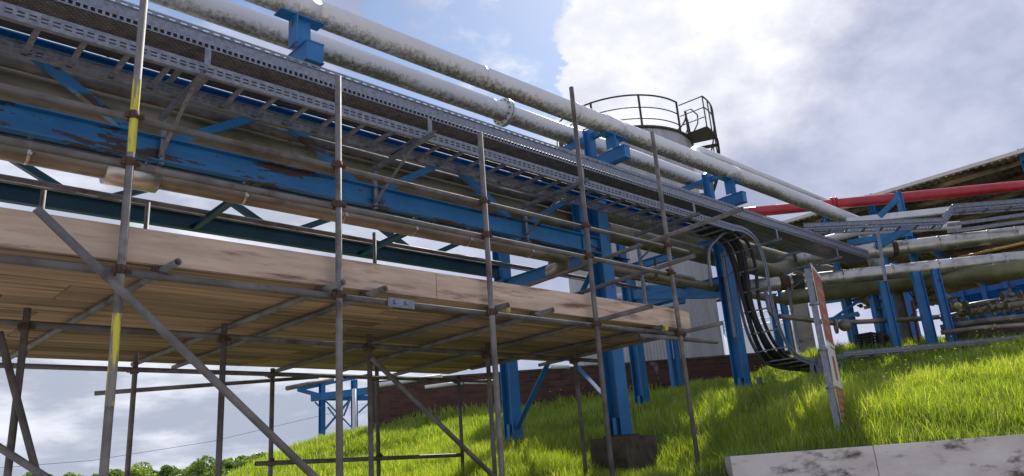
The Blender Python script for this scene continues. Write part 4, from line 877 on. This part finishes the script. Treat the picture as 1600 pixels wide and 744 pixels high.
lpp = MB().tube([atw(590, 602, 15.8), atw(690, 588, 15.6)], .05, 12).build('process_pipe', 'wpipe'); tag(lpp, 'pale pipe in front of the left end of the brick wall', 'pipe')
tag(MB().tube([atw(664, 605, 15), atw(722, 598, 15)], .035, 12).build('process_pipe', 'white'), 'short pale pipe end under the back edge of the deck', 'pipe')
tag(MB().tube([atw(725, 597, 15.5), atw(776, 598, 15.5)], .035, 12).build('process_pipe', 'white'), 'pale pipe stretch left of the blue column below the deck', 'pipe')
tag(MB().tube([atw(860, 573, 16), atw(890, 574, 16)], .04, 12).build('process_pipe', 'white'), 'pale pipe stretch right of the blue column on top of the wall', 'pipe')

# ------------------------------------------------------------------ far blue gantry beyond the bank
fg = empty('pipe_gantry', 'small distant blue gantry with crossed bracing beyond the grass bank', 'gantry', atw(503, 681, 30))
posts = []
for x, y in ((503, 681), (554, 672)):
    b5 = atw(x, y, 30); z1 = 5.0; posts.append(b5); MB().prof((b5.x, b5.y, .6), (b5.x, b5.y, 5.6), isec(.2, .2, .012, .012), up=(0, 1, 0)).build('post', 'blue', fg)
a, b5 = posts; up = Vector((0, 0, 1))
MB().bar((a.x, a.y, 3.6), (b5.x, b5.y, 5.0), .05, .08).build('bracing', 'blue', fg); MB().bar((a.x, a.y, 5.0), (b5.x, b5.y, 3.6), .05, .06).build('bracing', 'blue', fg)
MB().bar(atw(486, 622, 30), atw(640, 603, 30.5), .2, .28).build('beam', 'blue', fg); MB().bar(atw(487, 622, 30), atw(630, 622, 31), .12, .2).build('beam', 'blue', fg)
MB().bar(atw(466, 609, 30), atw(580, 585, 33), .18, .12).build('beam', 'blue', fg); MB().bar(atw(466, 609, 30), atw(500, 618, 30), .12, .16).build('beam', 'blue', fg)
for (x0, y0, x1, y1) in ((492, 628, 503, 640), (512, 636, 530, 660), (548, 622, 537, 650), (585, 622, 560, 645)): MB().bar(atw(x0, y0, 30), atw(x1, y1, 30), .04, .06).build('bracing', 'blue', fg)
tag(MB().tube([atw(448, 607, 29), atw(520, 592, 31)], .09, 12).build('process_pipe', 'galv'), 'grey pipe end sticking out over the distant gantry', 'pipe')
# distant white tank with railing and stairs
dt2 = empty('distant_tank', 'distant pale tank with a roof railing seen through the drop tray', 'tank', atw(1200, 560, 60))
b5 = atw(1196, 560, 60); zt = atw(1196, 514, 60).z; r = 2.9
MB().tube([(b5.x, b5.y, 0), (b5.x, b5.y, zt)], r, 48).build('shell', 'white', dt2)
for dz in (.5, 1.0): MB().tube([(b5.x+r*math.cos(a), b5.y+r*math.sin(a), zt+dz) for a in [i*math.pi/16 for i in range(32)]], .035, 6, close=True).build('guard_rail', 'galvnew', dt2)
for k in range(16): a = k*math.pi/8; MB().bar((b5.x+r*math.cos(a), b5.y+r*math.sin(a), zt), (b5.x+r*math.cos(a), b5.y+r*math.sin(a), zt+1), .05, .05).build('rail_post', 'galvnew', dt2)
sc_ = empty('stair_tower', 'white distant cage ladder between the far tank and the pale post', 'ladder', atw(1237, 570, 40))
lad = MB()
for x in (1229, 1236, 1244): p = atw(x, 540, 40); lad.bar((p.x, p.y, 2), (p.x, p.y, atw(x, 512, 40).z), .06, .06)
lad.build('stringers', 'white', sc_); lad = MB(); pz = atw(1229, 540, 40); qz = atw(1244, 540, 40)
for k in range(16): z = 3+k*.35; lad.bar((pz.x, pz.y, z), (qz.x, qz.y, z), .05, .05)
lad.build('rungs', 'white', sc_)

# overhead line and far lamp post
tag(MB().tube([atw(-50, 735, 60), atw(140, 720, 62), atw(330, 690, 66), atw(520, 645, 74), atw(640, 610, 80)], .018, 5).build('overhead_line', 'black'), 'thin overhead line sagging across the cloudy sky at left', 'cable')
b5 = atw(9, 744, 34); tag(MB().tube([(b5.x, b5.y, 0), (b5.x, b5.y, atw(13, 697, 34).z)], .1, 10).tube([(b5.x, b5.y, atw(13, 697, 34).z), (b5.x, b5.y, atw(13, 697, 34).z+.1)], .15, 10).build('vent_pole', 'white'), 'pale far pole low at the left edge', 'pole')

# ------------------------------------------------------------------ trees
def tree(px, pyt, w, R, k, label):
    p = atw(px, pyt, w); ztop = p.z; rg = np.random.default_rng(100+k); t = empty('tree', label, 'tree', (p.x, p.y, 0), 'trees on the skyline at left')
    mb = MB().tube([(p.x, p.y, -.2), (p.x+.1, p.y, ztop*.35), (p.x, p.y+.15, ztop*.75)], .2, 8, rs=[.28, .2, .08])
    for j in range(6): a = rg.random()*6.28; mb.tube([(p.x, p.y, ztop*(.25+.07*j)), (p.x+R*.6*math.cos(a), p.y+R*.6*math.sin(a), ztop*(.4+.08*j))], .1, 6, rs=[.1, .03])
    mb.build('trunk', 'bark', t)
    # clumps of leaves
    nc = 26; C = []
    for j in range(nc):
        v = rg.standard_normal(3); v /= np.linalg.norm(v); rr = R*(.35+.6*rg.random()); C.append([p.x+v[0]*rr, p.y+v[1]*rr, ztop*.58+v[2]*ztop*.30*(.5+.5*rg.random())])
    C.append([p.x, p.y, ztop*.84]); C = np.array(C); nl = 9000; ci = rg.integers(0, len(C), nl); d = rg.standard_normal((nl, 3)); d /= np.linalg.norm(d, axis=1)[:, None]
    crad = (R*.33*(.6+.7*rg.random(len(C))))[ci]; P = C[ci]+d*(crad*(.55+.5*rg.random(nl)**.5))[:, None]*np.array([1, 1, .8]); P = P[P[:, 2] < ztop+.3]; P = P[P[:, 2] > .4]; nl = len(P)
    ci = ci[:nl]; u = rg.standard_normal((nl, 3)); u /= np.linalg.norm(u, axis=1)[:, None]; v = np.cross(u, rg.standard_normal((nl, 3))); v /= np.linalg.norm(v, axis=1)[:, None]; s = (.10+.10*rg.random(nl))[:, None]
    vs = np.stack([P-u*s, P+v*s*.6, P+u*s, P-v*s*.6], 1)
    me = bpy.data.meshes.new('crown'); me.vertices.add(nl*4); me.vertices.foreach_set('co', vs.ravel()); me.loops.add(nl*4); me.loops.foreach_set('vertex_index', np.arange(nl*4)); me.polygons.add(nl); me.polygons.foreach_set('loop_start', np.arange(nl)*4); me.polygons.foreach_set('loop_total', np.full(nl, 4)); me.update(calc_edges=True)
    at = me.attributes.new('tint', 'FLOAT', 'POINT'); tn = np.clip(.45+.25*rg.standard_normal(nl)+.25*np.sin(P[:, 0]*1.3+P[:, 2]), 0, 1); at.data.foreach_set('value', np.repeat(tn, 4)); me.materials.append(M['leaf'])
    o = bpy.data.objects.new('crown', me); COL.objects.link(o); o.parent = t
tl = [(62, 729, 95, 2.6), (110, 735, 90, 2.2), (150, 736, 92, 2.4), (185, 730, 88, 2.4), (222, 722, 92, 3.0), (262, 724, 90, 2.8), (300, 727, 84, 2.2), (322, 711, 82, 2.8), (352, 717, 80, 2.2), (378, 706, 86, 2.6), (402, 704, 80, 2.4), (425, 716, 84, 2.6), (20, 742, 90, 2.0)]
tlab = ['feathery tree leftmost but one on the skyline', 'low bush between the first trees at left', 'low rounded tree third in the far row', 'tree top just right of the yellow banded pole', 'broad tree crown left of the second back pole', 'broad tree crown right of the second back pole', 'small tree in the dip of the skyline', 'tall round tree just left of the long brace', 'small tree behind the long brace', 'tall tree left of the grass bank', 'tallest tree against the grass bank', 'tree partly hidden by the left shoulder of the bank', 'lowest bush at the left edge']
for k, (a, y, w, R) in enumerate(tl): tree(a, y, w, R, k, tlab[k])

for mm in ('board', 'toe', 'galv'):
    nt = M[mm].node_tree; b = nt.nodes['Principled BSDF']; src = b.inputs['Base Color'].links[0].from_socket
    oi = nt.nodes.new('ShaderNodeObjectInfo'); mr = nt.nodes.new('ShaderNodeMapRange'); nt.links.new(oi.outputs['Random'], mr.inputs[0]); mr.inputs[3].default_value = .45 if mm == 'board' else .75; mr.inputs[4].default_value = 1.45 if mm == 'board' else 1.2
    hv = nt.nodes.new('ShaderNodeHueSaturation'); nt.links.new(src, hv.inputs['Color']); nt.links.new(mr.outputs[0], hv.inputs['Value']); nt.links.new(hv.outputs[0], b.inputs['Base Color'])
    # shift the grain from one piece to the next
    mp = [n for n in nt.nodes if n.type == 'MAPPING'][0]; cx = nt.nodes.new('ShaderNodeCombineXYZ')
    ml = nt.nodes.new('ShaderNodeMath'); ml.operation = 'MULTIPLY'; nt.links.new(oi.outputs['Random'], ml.inputs[0]); ml.inputs[1].default_value = 37
    for i in range(3): nt.links.new(ml.outputs[0], cx.inputs[i])
    nt.links.new(cx.outputs[0], mp.inputs['Location'])
for o in COL.objects:
    if o.parent is None and o.type in ('EMPTY', 'MESH') and 'kind' not in o: o['kind'] = 'thing'
# put every root Empty at the base of its thing
bpy.context.view_layer.update()
for r in [o for o in COL.objects if o.type == 'EMPTY' and o.parent is None]:
    P = []
    def walk(o):
        if o.type == 'MESH':
            for c in o.bound_box: P.append(o.matrix_world @ Vector(c))
        for ch in o.children: walk(ch)
    walk(r)
    if not P: continue
    base = Vector(((min(p.x for p in P)+max(p.x for p in P))/2, (min(p.y for p in P)+max(p.y for p in P))/2, min(p.z for p in P)))
    r.location = base
    for ch in r.children: ch.location = ch.location-base
# every child was modelled in world space around an unrotated, unmoved root: keep roots at the origin
